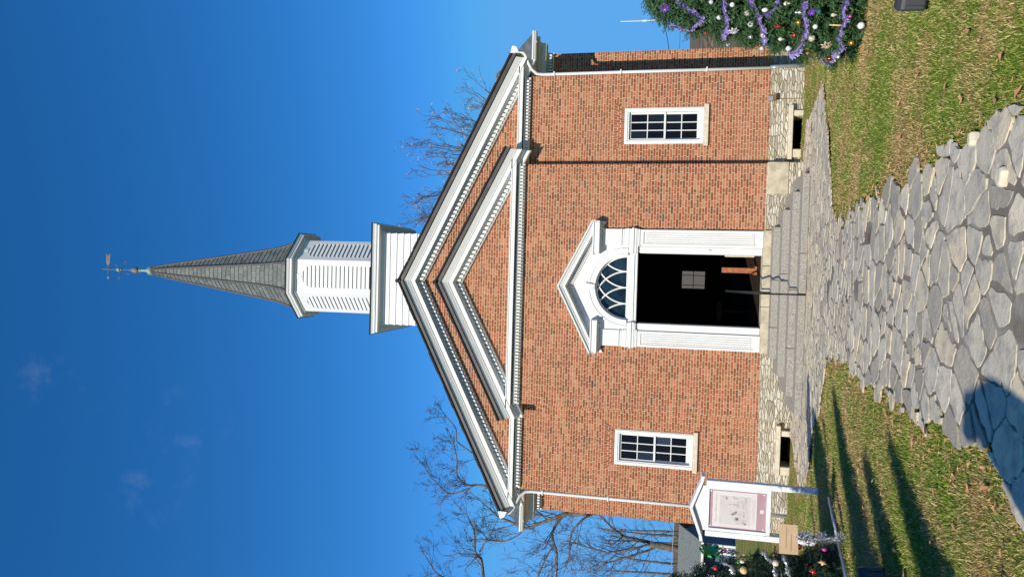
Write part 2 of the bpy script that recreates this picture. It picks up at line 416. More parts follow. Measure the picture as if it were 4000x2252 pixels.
for (px, py) in sites:
    if not (-18.5 < py < .2 and xl(py)-.16 < px < xr(py)+.16): continue
    if py > -1.75 and abs(px) < 2.7: continue
    d2 = ((site_np-(px,py))**2).sum(1); near = np.argsort(d2)[1:16]
    poly = [(px-.5,py-.4),(px+.5,py-.4),(px+.5,py+.4),(px-.5,py+.4)]
    gap = r2.choice((.005,.008,.012,.017,.022))
    for j in near:
        qx, qy = site_np[j]; nx, ny = qx-px, qy-py; L = math.hypot(nx, ny); nx /= L; ny /= L
        poly = clip_half(poly, nx, ny, nx*(px+qx)/2+ny*(py+qy)/2-gap)
        if len(poly) < 3: break
    for sgn, fn in ((1, xr), (-1, xl)):            # trim along the path edge
        x0, x1 = fn(py-.1), fn(py+.1); nx, ny = .2, -(x1-x0); L = math.hypot(nx, ny); nx, ny = sgn*nx/L, sgn*ny/L
        o_ = sgn*r2.uniform(-.035, .03)
        poly = clip_half(poly, nx, ny, nx*((x0+x1)/2+o_)+ny*py) if len(poly) > 2 else poly
    if len(poly) < 3: continue
    pts = []                                      # chop the corners, roughen the edges
    for i in range(len(poly)):
        p, q = poly[i], poly[(i+1) % len(poly)]; L = math.hypot(q[0]-p[0], q[1]-p[1])
        if L < .03: continue
        for t in ((.07,.3,.52,.74,.93) if L > .16 else (.12,.5,.88)):
            j = .013 if L > .16 else .006
            pts.append((p[0]+(q[0]-p[0])*t+r2.uniform(-j,j), p[1]+(q[1]-p[1])*t+r2.uniform(-j,j)))
    if len(pts) < 4 or max(p[0] for p in pts)-min(p[0] for p in pts) < .05: continue
    if r2.random() < .05 and xl(py)+.25 < px < xr(py)-.25: continue
    hh = .0320+r2.choice((0,.001,.002,.003,.006)); tx, ty = r2.uniform(-.010,.010), r2.uniform(-.010,.010)
    cx = sum(p[0] for p in pts)/len(pts); cy = sum(p[1] for p in pts)/len(pts)
    def rg(k, dz): return [(cx+(x-cx)*k, cy+(y-cy)*k, gz(y)+dz+tx*(x-cx)+ty*(y-cy)) for x, y in pts]
    mb.loft([rg(1.0, .018), rg(.996, hh-.0015), rg(.985, hh)])
struct(obj('path', mb, M['flag']))

# grass: many small blades (one mass nobody could count)
nr = np.random.default_rng(3)
def grass(n, dmin, dmax, hmin, hmax, wmul):
    u = nr.random(n); d = 1/(1/dmin+u*(1/dmax-1/dmin))**1.0
    d = np.exp(np.log(dmin)+u*(np.log(dmax)-np.log(dmin)))
    y = d-18.5; x = .4+(nr.random(n)*2-1)*(d*.60+.6)
    keep = np.ones(n, bool)
    l = np.interp(y, [a for a,_ in LEFT], [b for _,b in LEFT])+.05*np.sin(y*9.1)+.04*np.sin(y*23.7+1)
    r = np.interp(y, [a for a,_ in RIGHT], [b for _,b in RIGHT])+.05*np.sin(y*8.3+2)+.04*np.sin(y*21.3)
    edge = .12
    keep &= ~((x > l+edge) & (x < r-edge) & (y < .2))
    keep &= ~((np.abs(x) < 5.45) & (y > .2)) & ~((np.abs(x) < 6.7) & (y > 2.2)) & ~((np.abs(x) < 3.2) & (y > -.1))
    x, y, d = x[keep], y[keep], d[keep]; n = len(x)
    # thin, worn patches
    z = np.interp(y, PX, PZ)+.02*np.sin(x*2.3+y)*np.cos(y*1.7)*(np.abs(x) > 1.6)
    h = nr.uniform(hmin, hmax, n); wd = wmul*(.6+.055*d)*nr.uniform(.7,1.3,n)
    an = nr.random(n)*2*np.pi; bx, by = np.cos(an)*wd, np.sin(an)*wd
    la = nr.random(n)*2*np.pi; le = h*nr.uniform(.2,1.4,n); lx, ly = np.cos(la)*le, np.sin(la)*le
    P = np.empty((n,5,3))
    P[:,0] = np.stack([x-bx,y-by,z-.005],1); P[:,1] = np.stack([x+bx,y+by,z-.005],1)
    P[:,2] = np.stack([x+bx*.8+lx*.4,y+by*.8+ly*.4,z+h*.62],1); P[:,3] = np.stack([x-bx*.8+lx*.4,y-by*.8+ly*.4,z+h*.62],1)
    P[:,4] = np.stack([x+lx,y+ly,z+h],1)
    return P
P = np.concatenate([grass(640000, 3.2, 24, .008, .024, .0024), grass(38000, 3.2, 22, .02, .045, .0028)])
n = len(P); b = np.arange(n)*5
F = np.concatenate([np.stack([b,b+1,b+2],1), np.stack([b,b+2,b+3],1), np.stack([b+3,b+2,b+4],1)])
struct(tag(mesh_np('grass', P.reshape(-1,3), F, M['grass']), 'short green and straw coloured winter grass beside the flagstone path', 'grass'), 'stuff')

# fallen leaves: litter scattered through the turf
mb = MB(); lr = random.Random(11)
for i in range(1300):
    if i < 1010:
        d = lr.uniform(3.8, 15); y = d-18.5; side = lr.choice((-1, 1))
        x = (xl(y)-abs(lr.gauss(0, .12))) if side < 0 else (xr(y)+abs(lr.gauss(0, .12)))
    else:
        d = math.exp(lr.uniform(math.log(3.8), math.log(17))); y = d-18.5; x = .4+lr.uniform(-1,1)*(d*.42)
        if on_path(x, y): continue
    if y > -.5 and abs(x) < 6: continue
    z = gz(y)+lr.uniform(.02,.05); s = lr.uniform(.014,.036) if i > 900 else lr.uniform(.006,.017); an = lr.uniform(0, 6.28); tl = lr.uniform(-.5,.5)
    pts = []
    for k in range(7):
        t = 2*math.pi*k/7; rr = s*(1 if k % 2 == 0 else .55)*(1.3 if k == 0 else 1)
        lx, ly = rr*math.cos(t), rr*.75*math.sin(t)
        pts.append((x+lx*math.cos(an)-ly*math.sin(an), y+lx*math.sin(an)+ly*math.cos(an), z+tl*.5*lx+abs(ly)*.22))
    c = (x, y, z-.004)
    mb.add(pts+[c], [(k, (k+1) % 7, 7) for k in range(7)])
struct(tag(obj('fallen_leaves', mb, M['dryleaf']), 'brown curled fallen leaves littering the lawn and path edges', 'leaves'), 'stuff')

# ------------------------------------------------------------------ church
church = thing('brick_church', 'red brick church with white pedimented gables, louvred belfry and slate spire', 'church', (0, 0, 0))
YM = .33                                        # main wall plane; the centre bay stands at y = 0

def wall_rect(mb, x0, x1, z0, z1, y, holes, depth):
    xs = sorted({x0, x1, *[h[0] for h in holes], *[h[1] for h in holes]})
    zs = sorted({z0, z1, *[h[2] for h in holes], *[h[3] for h in holes]})
    for i in range(len(xs)-1):
        for k in range(len(zs)-1):
            cx, cz = (xs[i]+xs[i+1])/2, (zs[k]+zs[k+1])/2
            if any(h[0] < cx < h[1] and h[2] < cz < h[3] for h in holes): continue
            mb.poly([(xs[i],y,zs[k]),(xs[i+1],y,zs[k]),(xs[i+1],y,zs[k+1]),(xs[i],y,zs[k+1])])
    for (a, b, c, d) in holes:
        for p, q in (((a,c),(b,c)),((b,c),(b,d)),((b,d),(a,d)),((a,d),(a,c))):
            mb.poly([(p[0],y,p[1]),(q[0],y,q[1]),(q[0],y+depth,q[1]),(p[0],y+depth,p[1])])

SL, SB = .497, .510                             # roof slopes
AP, AB = 9.94, 8.80                             # apex of main gable and of the bay pediment
door_hole = (-1.2, 1.2, .76, 4.78)
wins = [(-4.50, -3.60, 2.25, 4.18), (3.60, 4.50, 2.25, 4.18)]
mb = MB()
wall_rect(mb, -5.36, 5.36, .71, 6.64, YM, wins+[(-1.2,1.2,.71,4.78)], .14)
mb.poly([(-5.36,YM,6.64),(5.36,YM,6.64),(5.36,YM,AP-.25-SL*5.36),(0,YM,AP-.25),(-5.36,YM,AP-.25-SL*5.36)])
for s in (-1, 1):
    mb.poly([(s*5.36,YM,.71),(s*5.36,12,.71),(s*5.36,12,7.0),(s*5.36,YM,7.0)])
wall_rect(mb, -5.36, 5.36, -.5, 7.0, 12, [(-.22,.50,1.62,2.54)], .1)
mb.poly([(-5.36,12,7.0),(5.36,12,7.0),(0,12,AP-.25)])
obj('wall', mb, M['brick'], church)
mb = MB()
wall_rect(mb, -3.06, 3.06, .76, 6.66, 0, [door_hole], .2)
mb.poly([(-3.06,0,6.66),(3.06,0,6.66),(3.06,0,AB-.25-SB*3.06),(0,0,AB-.25),(-3.06,0,AB-.25-SB*3.06)])
for s in (-1, 1):
    mb.poly([(s*3.06,0,.76),(s*3.06,YM,.76),(s*3.06,YM,7.0),(s*3.06,0,7.0)])
obj('projecting_bay', mb, M['brick'], church)
TY = 2.4
for s in (-1, 1):
    mb = MB()
    wall_rect(mb, min(s*5.3,s*6.53), max(s*5.3,s*6.53), .42, 6.5, TY, [], .1)
    mb.poly([(s*6.53,TY,.42),(s*6.53,9.2,.42),(s*6.53,9.2,6.5),(s*6.53,5.8,8.5),(s*6.53,TY,6.5)])
    wall_rect(mb, min(s*5.3,s*6.53), max(s*5.3,s*6.53), -.6, 6.5, 9.2, [], .1)
    obj('transept_wall', mb, M['brick'], church)

# dark interior shell
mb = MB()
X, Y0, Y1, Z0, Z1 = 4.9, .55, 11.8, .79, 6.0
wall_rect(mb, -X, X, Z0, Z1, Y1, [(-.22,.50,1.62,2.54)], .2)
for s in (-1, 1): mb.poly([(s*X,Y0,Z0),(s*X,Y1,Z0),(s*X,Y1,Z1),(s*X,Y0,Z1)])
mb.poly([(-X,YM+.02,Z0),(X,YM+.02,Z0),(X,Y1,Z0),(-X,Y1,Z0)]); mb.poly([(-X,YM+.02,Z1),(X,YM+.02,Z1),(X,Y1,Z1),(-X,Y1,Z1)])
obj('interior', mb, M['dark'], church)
rw = MB()
for xa in (-.22, .50): rw.box(xa-.02, xa+.02, 11.76, 11.8, 1.62, 2.54)
for xa in (-.07, .32): rw.box(xa-.012, xa+.012, 11.76, 11.8, 1.62, 2.54)
rw.box(-.22, .50, 11.755, 11.795, 2.07, 2.095)
for za in (1.62, 2.54): rw.box(-.22, .50, 11.755, 11.795, za-.02, za+.02)
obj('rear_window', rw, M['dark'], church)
# stone pier and curtain-like limewashed masonry just inside the door, right side
mb = MB(); mb.box(1.02, 1.5, 1.6, 1.9, .8, 3.2)
mb.box(.86, 1.02, 1.62, 1.88, .8, 1.55); mb.box(.93, 1.02, 1.62, 1.88, 1.75, 2.2)
obj('inner_pier', mb, M['cream'], church, bevel=.02)
mb = MB(); mb.box(.44, .575, 1.0, 1.06, .8, 1.66); mb.box(.40, .62, .98, 1.5, .80, .86)
obj('lectern_post', mb, M['wood'], church, bevel=.01)
mb = MB(); mb.box(-.86, -.35, 2.2, 2.25, 1.56, 1.68); mb.box(-.62, -.58, 2.2, 2.25, .8, 1.56)
obj('inner_rail', mb, M['dark'], church)

# ---- foundation, vents, cornerstone
mb = MB()
vents = [(3.43, 4.21, -.14, .19), (-4.20, -3.47, -.14, .21)]
wall_rect(mb, -5.38, 5.38, -.45, .71, YM-.03, vents, .5)
mb.poly([(-5.38,YM-.03,.71),(5.38,YM-.03,.71),(5.38,YM+.02,.71),(-5.38,YM+.02,.71)])
for s in (-1, 1):
    mb.poly([(s*5.38,YM-.03,-.5),(s*5.38,12,-.5),(s*5.38,12,.71),(s*5.38,YM-.03,.71)])
    wall_rect(mb, min(s*5.3,s*6.55), max(s*5.3,s*6.55), -.7, .42, TY-.03, [], .1)
    mb.poly([(s*6.55,TY-.03,-.7),(s*6.55,9.2,-.7),(s*6.55,9.2,.42),(s*6.55,TY-.03,.42)])
wall_rect(mb, -3.08, 3.08, -.4, .76, -.03, [(-1.2,1.2,.4,.76)], .2)
mb.poly([(-3.08,-.03,.76),(3.08,-.03,.76),(3.08,.02,.76),(-3.08,.02,.76)])
for s in (-1, 1): mb.poly([(s*3.08,-.03,-.4),(s*3.08,YM,-.4),(s*3.08,YM,.76),(s*3.08,-.03,.76)])
obj('foundation', mb, M['rubble'], church)
for (a, b, c, d) in vents:
    mb = MB(); mb.poly([(a,YM+.46,c),(b,YM+.46,c),(b,YM+.46,d),(a,YM+.46,d)])
    mb.box(a+.002, b-.002, YM+.2, YM+.21, c+.10, c+.115)
    v = obj('cellar_vent', mb, M['black'], church)
    mb = MB(); mb.box(a-.25, b+.26, YM-.20, YM-.02, d, d+.10); obj('lintel', mb, M['sill'], v, bevel=.012)
    for (p, q) in ((a-.20, a-.004), (b+.004, b+.14)):
        mb = MB(); mb.box(p, q, YM-.16, YM-.02, c-.14, d-.003); obj('jamb_stone', mb, M['sill'], v, bevel=.015)
mb = MB(); mb.box(2.33, 3.09, -.055, .1, .27, .752); obj('cornerstone', mb, M['limestone'], church, bevel=.012)
mb = MB(); mb.box(-1.47, -.35, -.10, .25, .60, .797); mb.box(-.342, .62, -.105, .25, .60, .797); mb.box(.628, 1.47, -.10, .25, .60, .795); mb.box(-1.2,1.2,.2,.6,.55,.788)
obj('threshold', mb, M['limestone'], church, bevel=.012)

# ---- cornices
def rake(mb, prof, apex, slope, hw, hin=0.0):
    def ring(x): return [(x, y, apex-slope*abs(x)+dz) for y, dz in prof]
    mb.loft([ring(-hw), ring(0), ring(hw)])
def dentils_rake(mb, y0, y1, d0, d1, apex, slope, hw, pitch=.088, wd=.056):
    n = int(hw/pitch)
    for s in (-1, 1):
        for i in range(n):
            a = (i+.25)*pitch; b = a+wd
            P = [(s*x, y, apex-slope*x+d) for d in (d0, d1) for (x, y) in ((a,y0),(b,y0),(b,y1),(a,y1))]
            mb.add(P, [(0,1,2,3),(4,5,6,7),(0,1,5,4),(1,2,6,5),(2,3,7,6),(3,0,4,7)])
def dentils_flat(mb, y0, y1, z0, z1, x0, x1, pitch=.083, wd=.05):
    n = int((x1-x0)/pitch); o = ((x1-x0)-n*pitch)/2
    for i in range(n): mb.box(x0+o+i*pitch, x0+o+i*pitch+wd, y0, y1, z0, z1)
def drip(apex, slope, hw, yf, yb):
    mb = MB(); rake(mb, [(yf,0),(yf,-.10),(yf+.10,-.12),(yf+.10,-.02),(yb,-.02),(yb,0)], apex, slope, hw); return mb
def rake_white(apex, slope, hw, yw, yf):        # yw wall plane, yf front of the crown moulding
    mb = MB()
    rake(mb, [(yf+.03,-.095),(yf+.025,-.125),(yf+.055,-.18),(yf+.09,-.24),(yf+.095,-.262),(yf+.115,-.267),(yf+.115,-.39),(yf+.135,-.39),
              (yf+.135,-.375),(yw-.19,-.375),(yw-.175,-.405),(yw-.155,-.432),(yw-.07,-.436),(yw-.07,-.55),(yw-.10,-.553),(yw-.08,-.58),(yw+.01,-.59),(yw+.01,-.095)], apex, slope, hw)
    dentils_rake(mb, yw-.145, yw-.065, -.437, -.542, apex, slope, hw-.55, .105, .066)
    return mb
obj('rake_flashing', drip(AP, SL, 5.84, YM-.43, YM+.2), M['drip'], church, bevel=0)
obj('raking_cornice', rake_white(AP-.003, SL, 5.78, YM, YM-.40), M['white'], church)
def hcornice(hw, yw, zd, zs, zt, proj, ret=False):
    mb = MB(); yf = yw-proj
    prof = [(yw+.01,zd-.03),(yw-.08,zd-.03),(yw-.09,zd),(yw-.08,zd+.004),(yw-.08,zd+.075),(yw-.155,zd+.08),(yw-.17,zd+.11),(yw-.19,zs+.012),(yf+.03,zs+.012),(yf+.03,zs),(yf,zs),
            (yf,zt-.03),(yf-.015,zt-.025),(yf-.015,zt),(yw-.02,zt+.05),(yw+.01,zt+.06)]
    ins = hw-.24                                  # the lower mouldings stop nearer the corner than the fascia
    lo = prof[:7]+[(yw+.01, zs+.03)]
    mb.loft([[(x, y, z) for y, z in lo] for x in (-ins, ins)])
    hi = [(yw+.01,zs+.012)]+prof[7:]
    mb.loft([[(x, y, z) for y, z in hi] for x in (-hw, hw)])
    dentils_flat(mb, yw-.15, yw-.075, zd+.002, zd+.078, -ins+.02, ins-.02)
    return mb
mb = hcornice(5.56, YM, 6.63, 6.765, 6.88, .27)
obj('horizontal_cornice', mb, M['white'], church)
obj('rake_flashing', drip(AB, SB, 3.44, -.43, YM), M['drip'], church)
obj('raking_cornice', rake_white(AB-.003, SB, 3.40, 0, -.40), M['white'], church)
obj('horizontal_cornice', hcornice(3.30, 0, 6.65, 6.81, 6.935, .27), M['white'], church)
# transept eave cornices (left and right fronts)
for s in (-1, 1):
    a, b = (5.37, 6.76) if s > 0 else (-6.76, -5.37)
    a2, b2 = (5.37, 6.55) if s > 0 else (-6.55, -5.37)
    mb = MB(); yw = TY
    mb.loft([[(x,y,z) for y,z in [(yw+.01,6.37),(yw-.045,6.37),(yw-.045,6.40),(yw-.03,6.405),(yw-.03,6.50),(yw-.1,6.51),(yw-.14,6.56),(yw+.01,6.58)]] for x in (a2,b2)])
    mb.loft([[(x,y,z) for y,z in [(yw+.01,6.555),(yw-.30,6.555),(yw-.30,6.66),(yw-.34,6.67),(yw-.48,6.74),(yw-.48,6.80),(yw+.01,6.82)]] for x in (a,b)])
    dentils_flat(mb, yw-.17, yw-.025, 6.41, 6.49, a2+.02, b2-.02)
    obj('transept_cornice', mb, M['white'], church)
# gable end cornices of the transepts
for s in (-1, 1):
    mb = MB()
    mb.loft([[(s*6.54,1.95,6.70),(s*6.90,1.95,6.70),(s*6.90,1.95,6.84),(s*6.54,1.95,6.88)],
             [(s*6.54,5.8,8.60),(s*6.90,5.8,8.60),(s*6.90,5.8,8.74),(s*6.54,5.8,8.78)],
             [(s*6.54,9.6,6.70),(s*6.90,9.6,6.70),(s*6.90,9.6,6.84),(s*6.54,9.6,6.88)]])
    obj('gable_trim', mb, M['white'], church)

# ---- roofs
mb = MB()
for s in (-1, 1):
    mb.loft([[(0,YM-.10,AP-.01),(s*5.86,YM-.10,AP-.01-SL*5.86),(s*5.86,YM-.10,AP-.07-SL*5.86),(0,YM-.10,AP-.07)],
             [(0,12.3,AP-.01),(s*5.86,12.3,AP-.01-SL*5.86),(s*5.86,12.3,AP-.07-SL*5.86),(0,12.3,AP-.07)]])
main_roof = obj('roof', mb, M['slate'], church)
mb = MB(); mb.tube([(0,YM-.48,AP+.005),(0,12.3,AP+.005)], .05, 8); obj('ridge_cap', mb, M['drip'], main_roof)
sr = random.Random(4)                             # ragged slate edge above the drip metal, its shade put into the black colour
for ap, slo, hw, yf in ((AP, SL, 5.86, YM-.47), (AB, SB, 3.45, -.47)):
    mb = MB()
    for s in (-1, 1):
        x = 0
        while x < hw:
            w_ = sr.uniform(.2,.34); x2 = min(hw, x+w_); t = sr.uniform(.035,.06)
            mb.add([(s*x,yf,ap-slo*x+.003),(s*x2,yf,ap-slo*x2+.003),(s*x2,yf,ap-slo*x2+t),(s*x,yf,ap-slo*x+t),
                    (s*x,yf+.6,ap-slo*x+.003),(s*x2,yf+.6,ap-slo*x2+.003),(s*x2,yf+.6,ap-slo*x2+t),(s*x,yf+.6,ap-slo*x+t)],
                   [(0,1,2,3),(4,5,6,7),(0,1,5,4),(1,2,6,5),(2,3,7,6),(3,0,4,7)])
            x = x2+.004
    mb.tube([(0,yf-.03,ap+.03),(0,yf+.5,ap+.03)], .055, 8)
    obj('slate_edge', mb, M['black_edge'], church)
for s in (-1, 1):
    mb = MB()
    mb.loft([[(s*5.0,y,z),(s*6.96,y,z),(s*6.96,y,z-.06),(s*5.0,y,z-.06)] for y, z in ((1.84,6.90),(5.8,8.86),(9.75,6.90))])
    mb.tube([(s*5.0,5.8,8.87),(s*6.96,5.8,8.87)], .04, 6)
    obj('transept_roof', mb, M['slate'], church)

# ---- gutters and downspouts
for s in (-1, 1):
    mb = MB(); zg = AP-SL*5.92-.03
    prof = [(.075*math.cos(a), .075*math.sin(a)) for a in np.linspace(math.pi, 2*math.pi, 9)]
    mb.loft([[(s*5.93+px, y, zg+pz) for px, pz in prof]+[(s*5.93+.055,y,zg+.012),(s*5.93-.055,y,zg+.012)] for y in (YM-.50, TY-.7)])
    g = obj('gutter', mb, M['white'], church, smooth=False)
    mb = MB()                                      # pointed end cap of the cyma gutter
    mb.prism([(s*5.84,zg-.13),(s*5.99,zg-.05),(s*6.02,zg+.03),(s*6.0,zg+.06),(s*5.84,zg+.10)], 'y', YM-.51, YM-.505)
    obj('end_cap', mb, M['white'], g)
    mb = MB(); c5 = s*5.415
    mb.tube([(s*5.93,.02,zg-.05),(s*5.92,.04,zg-.16),(s*5.86,.10,zg-.23),(s*5.68,.16,zg-.30),(s*5.54,.25,zg-.37),(c5+s*.015,.33,zg-.50),(c5,.365,zg-.66),(c5,.365,4.0),(c5-s*.004,.365,.74)], .041, 10)
    ds = obj('downspout', mb, M['white'], church, smooth=True)
    mb = MB(); mb.tube([(c5,.365,.73),(c5+s*.01,.36,.6),(c5+s*.03,.35,-.35)], .055, 10); obj('drain_pipe', mb, M['galv'], ds, smooth=True)
    for z in (2.2, 4.3, 6.0):
        mb = MB(); mb.box(c5-.056, c5+.056, .305, .425, z, z+.03); obj('bracket', mb, M['white'], ds)
    mb = MB(); a, b = (5.2, 6.99) if s > 0 else (-6.99, -5.2)
    mb.loft([[(x, TY-.60+.085*math.cos(t), 6.86+.10*math.sin(t)) for t in np.linspace(math.pi, 2*math.pi, 9)] for x in (a, b)])
    mb.box(a, b, TY-.70, TY-.675, 6.845, 6.885)
    g2 = obj('gutter', mb, M['white'], church)
    for k in range(3):
        xx = a+(b-a)*(k+.5)/3; mb = MB(); mb.box(xx-.012, xx+.012, TY-.70, TY-.50, 6.755, 6.77)
        obj('gutter_strap', mb, M['white'], g2)

# ---- sash windows
for (a, b, c, d) in wins:
    f = MB(); yf = YM-.02
    f.box(a, a+.105, yf, YM+.14, c, d); f.box(b-.105, b, yf, YM+.14, c, d)
    f.box(a+.105, b-.105, yf, YM+.14, d-.115, d); f.box(a+.105, b-.105, yf, YM+.14, c, c+.07)
    f.box(a+.02, a+.075, yf-.018, yf, c, d-.02); f.box(b-.075, b-.02, yf-.018, yf, c, d-.02); f.box(a+.075, b-.075, yf-.018, yf, d-.075, d-.02)
    wn = obj('window', f, M['white'], church, bevel=.004)
    mid = (c+d)/2-.02
    for (z0, z1, yy) in ((mid-.03, d-.117, YM+.045), (c+.071, mid+.005, YM+.085)):
        s_ = MB(); x0, x1 = a+.107, b-.107; th = .035; br = .045 if z0 > c+.2 else .085
        s_.box(x0, x0+.042, yy, yy+th, z0, z1); s_.box(x1-.042, x1, yy, yy+th, z0, z1)
        s_.box(x0+.042, x1-.042, yy, yy+th, z0, z0+br); s_.box(x0+.042, x1-.042, yy, yy+th, z1-.045, z1)
        gx0, gx1, gz0, gz1 = x0+.042, x1-.042, z0+br, z1-.045
        for k in (1, 2): s_.box(gx0+(gx1-gx0)*k/3-.011, gx0+(gx1-gx0)*k/3+.011, yy+.004, yy+th, gz0, gz1)
        s_.box(gx0, gx1, yy+.006, yy+th-.004, (gz0+gz1)/2-.011, (gz0+gz1)/2+.011)
        obj('sash', s_, M['white'], wn)
    wr = random.Random(int(a*100))
    for k in range(12):                            # old panes lie at slightly different angles
        i, j = k % 3, k//3
        x0 = a+.107+.042+(b-a-.298)*i/3; x1 = x0+(b-a-.298)/3; zz0 = c+.07+(d-c-.2)*j/4; zz1 = zz0+(d-c-.2)/4; yy = YM+.072 if j > 1 else YM+.112
        p = MB(); t = [wr.uniform(-.004,.004) for _ in range(4)]
        p.poly([(x0,yy+t[0],zz0),(x1,yy+t[1],zz0),(x1,yy+t[2],zz1),(x0,yy+t[3],zz1)])
        obj('pane', p, M['glass'], wn)
    sl_ = MB(); sl_.box(a-.06, b+.06, YM-.075, YM+.10, c-.115, c-.003); obj('sill', sl_, M['sill'], wn, bevel=.006)
    fa = MB(); n = 17; zt, zb = d+.275, d+.004; xm = (a+b)/2; ht, hb = (b-a)/2+.17, (b-a)/2+.0   # flat arch of splayed bricks
    for k in range(n):
        def X_(f, h): return xm+(2*f-1)*h
        f0, f1 = (k+.06)/n, (k+.94)/n
        segs = ((0,.60),(.66,1)) if k % 2 else ((0,.34),(.40,1))
        for (u, v) in segs:
            P = []
            for y in (YM-.005, YM+.02):
                for (f_, t_) in ((f0,u),(f1,u),(f1,v),(f0,v)):
                    z = zb+(zt-zb)*t_; P.append((X_(f_, hb+(ht-hb)*t_), y, z))
            fa.add(P, [(0,1,2,3),(0,1,5,4),(1,2,6,5),(2,3,7,6),(3,0,4,7)])
    arch = obj('flat_arch', fa, M.setdefault('archbrick', plain('arch_brick', (.36,.12,.055), .85, .15, .25, 9, isl=.45)), wn)
    fm = MB(); fm.prism([(xm-hb,zb-.003),(xm+hb,zb-.003),(xm+ht,zt+.008),(xm-ht,zt+.008)], 'y', YM-.002, YM+.03)
    obj('mortar_bed', fm, M.setdefault('archmortar', plain('arch_mortar', (.60,.47,.34), .9, .1)), wn)

# ---- door surround
HW, RA, ZC = .88, .80, 3.965
mb = MB(); yp = -.035
N = 32
def bound(th):
    dx, dz = math.cos(th), math.sin(th); best = 9
    for (px, pz, qx, qz) in ((1.44,ZC,1.44,4.75),(1.44,4.75,0,5.47),(0,5.47,-1.44,4.75),(-1.44,4.75,-1.44,ZC)):
        ex, ez = qx-px, qz-pz; det = dx*ez-dz*ex
        if abs(det) < 1e-9: continue
        t = ((px)*ez-(pz-ZC)*ex)/det; u = ((px)*dz-(pz-ZC)*dx)/det
        if t > 0 and -1e-6 <= u <= 1+1e-6: best = min(best, t)
    return (dx*best, ZC+dz*best)
inn = [(RA*math.cos(math.pi*i/N), ZC+RA*math.sin(math.pi*i/N)) for i in range(N+1)]
outr = [bound(max(1e-4, min(math.pi-1e-4, math.pi*i/N))) for i in range(N+1)]
for i in range(N):
    mb.poly([(inn[i][0],yp,inn[i][1]),(outr[i][0],yp,outr[i][1]),(outr[i+1][0],yp,outr[i+1][1]),(inn[i+1][0],yp,inn[i+1][1])])
    mb.poly([(inn[i][0],yp,inn[i][1]),(inn[i+1][0],yp,inn[i+1][1]),(inn[i+1][0],.2,inn[i+1][1]),(inn[i][0],.2,inn[i][1])])
for s in (-1, 1):
    mb.box(min(s*HW,s*1.44), max(s*HW,s*1.44), yp, .30, .80, ZC-.002)
    mb.poly([(s*1.44,yp,ZC),(s*1.44,0.01,ZC),(s*1.44,0.01,4.75),(s*1.44,yp,4.75)])
ds = obj('door_surround', mb, M['white'], church)
def part(name, mb, mat=None, bevel=0, smooth=False): return obj(name, mb, mat or M['white'], ds, smooth, bevel)
for s in (-1, 1):
    mb = MB()
    def bx(x0, x1, y0, y1, z0, z1): mb.box(min(s*x0,s*x1), max(s*x0,s*x1), y0, y1, z0, z1)
    bx(1.055, 1.44, -.075, -.036, .80, 3.70)                 # pilaster: raised border, recessed reeded panel
    for (x0, x1) in ((1.055,1.10),(1.385,1.44)): bx(x0, x1, -.105, -.076, .80, 3.68)
    bx(1.10, 1.385, -.105, -.076, .80, .93); bx(1.10, 1.385, -.105, -.076, 3.60, 3.68)
    for k in range(5): 
        xa = 1.112+k*.0535
        mb.loft([[(s*(xa+.023+.021*math.cos(t)), -.076-.024*math.sin(t), z) for t in np.linspace(0, math.pi, 6)] for z in (1.0, 3.54)])
    part('pilaster', mb)
    mb = MB()                                                # capital
    bx(1.03, 1.455, -.115, -.034, 3.69, 3.73); bx(.84, 1.47, -.135, -.034, 3.765, 3.83); bx(.86, 1.455, -.12, -.034, 3.73, 3.766)
    bx(.84, 1.485, -.16, -.034, 3.83, 3.885); bx(.86, 1.46, -.13, -.034, 3.885, 3.95); bx(1.03, 1.47, -.14, -.034, 3.95, 4.0)
    part('capital', mb, bevel=.006)
    mb = MB()                                                # jamb lining beside the opening
    bx(.865, 1.03, -.062, .32, .80, 3.688); part('jamb', mb, bevel=.012)
    mb = MB()                                                # frieze block
    bx(1.05, 1.45, -.085, -.034, 4.08, 4.56); bx(1.045, 1.46, -.10, -.034, 4.0, 4.075); bx(1.045, 1.46, -.11, -.034, 4.13, 4.155)
    part('frieze_block', mb, bevel=.004)
    mb = MB()                                                # cornice return
    for i in range(9): 
        xa = .99+i*.05; bx(xa, xa+.028, -.135, -.09, 4.565, 4.62)
    bx(.97, 1.47, -.10, -.034, 4.555, 4.63); bx(.92, 1.52, -.17, -.034, 4.625, 4.665); bx(.82, 1.60, -.30, -.034, 4.665, 4.80); bx(.80, 1.62, -.325, -.034, 4.80, 4.835)
    part('cornice_return', mb, bevel=.004)
mb = MB()
AD, SD = 5.68, .505
rake(mb, [(-.36,0),(-.36,-.035),(-.325,-.045),(-.30,-.11),(-.285,-.115),(-.285,-.19),(-.265,-.19),(-.265,-.18),(-.13,-.18),(-.10,-.22),(-.06,-.225),(-.06,-.30),(-.07,-.305),(-.07,-.325),(-.034,-.33),(.01,-.33),(.01,0)], AD, SD, 1.635)
dentils_rake(mb, -.10, -.055, -.235, -.29, AD, SD, 1.2, .05, .028)
part('pediment', mb)
fl = random.Random(2)
for s in (-1, 1):
    mb = MB()
    for k in range(9):
        x = .1+k*.175; mb.box(min(s*x,s*(x+.17)), max(s*x,s*(x+.17)), -.006, .002, AD-SD*x-.2, AD-SD*x-.035+fl.uniform(-.012,.012))
    part('flashing', mb, M.setdefault('flash', plain('lead_flashing', (.42,.52,.44), .6, .3, .2, 9)))
mb = MB()                                                    # archivolt
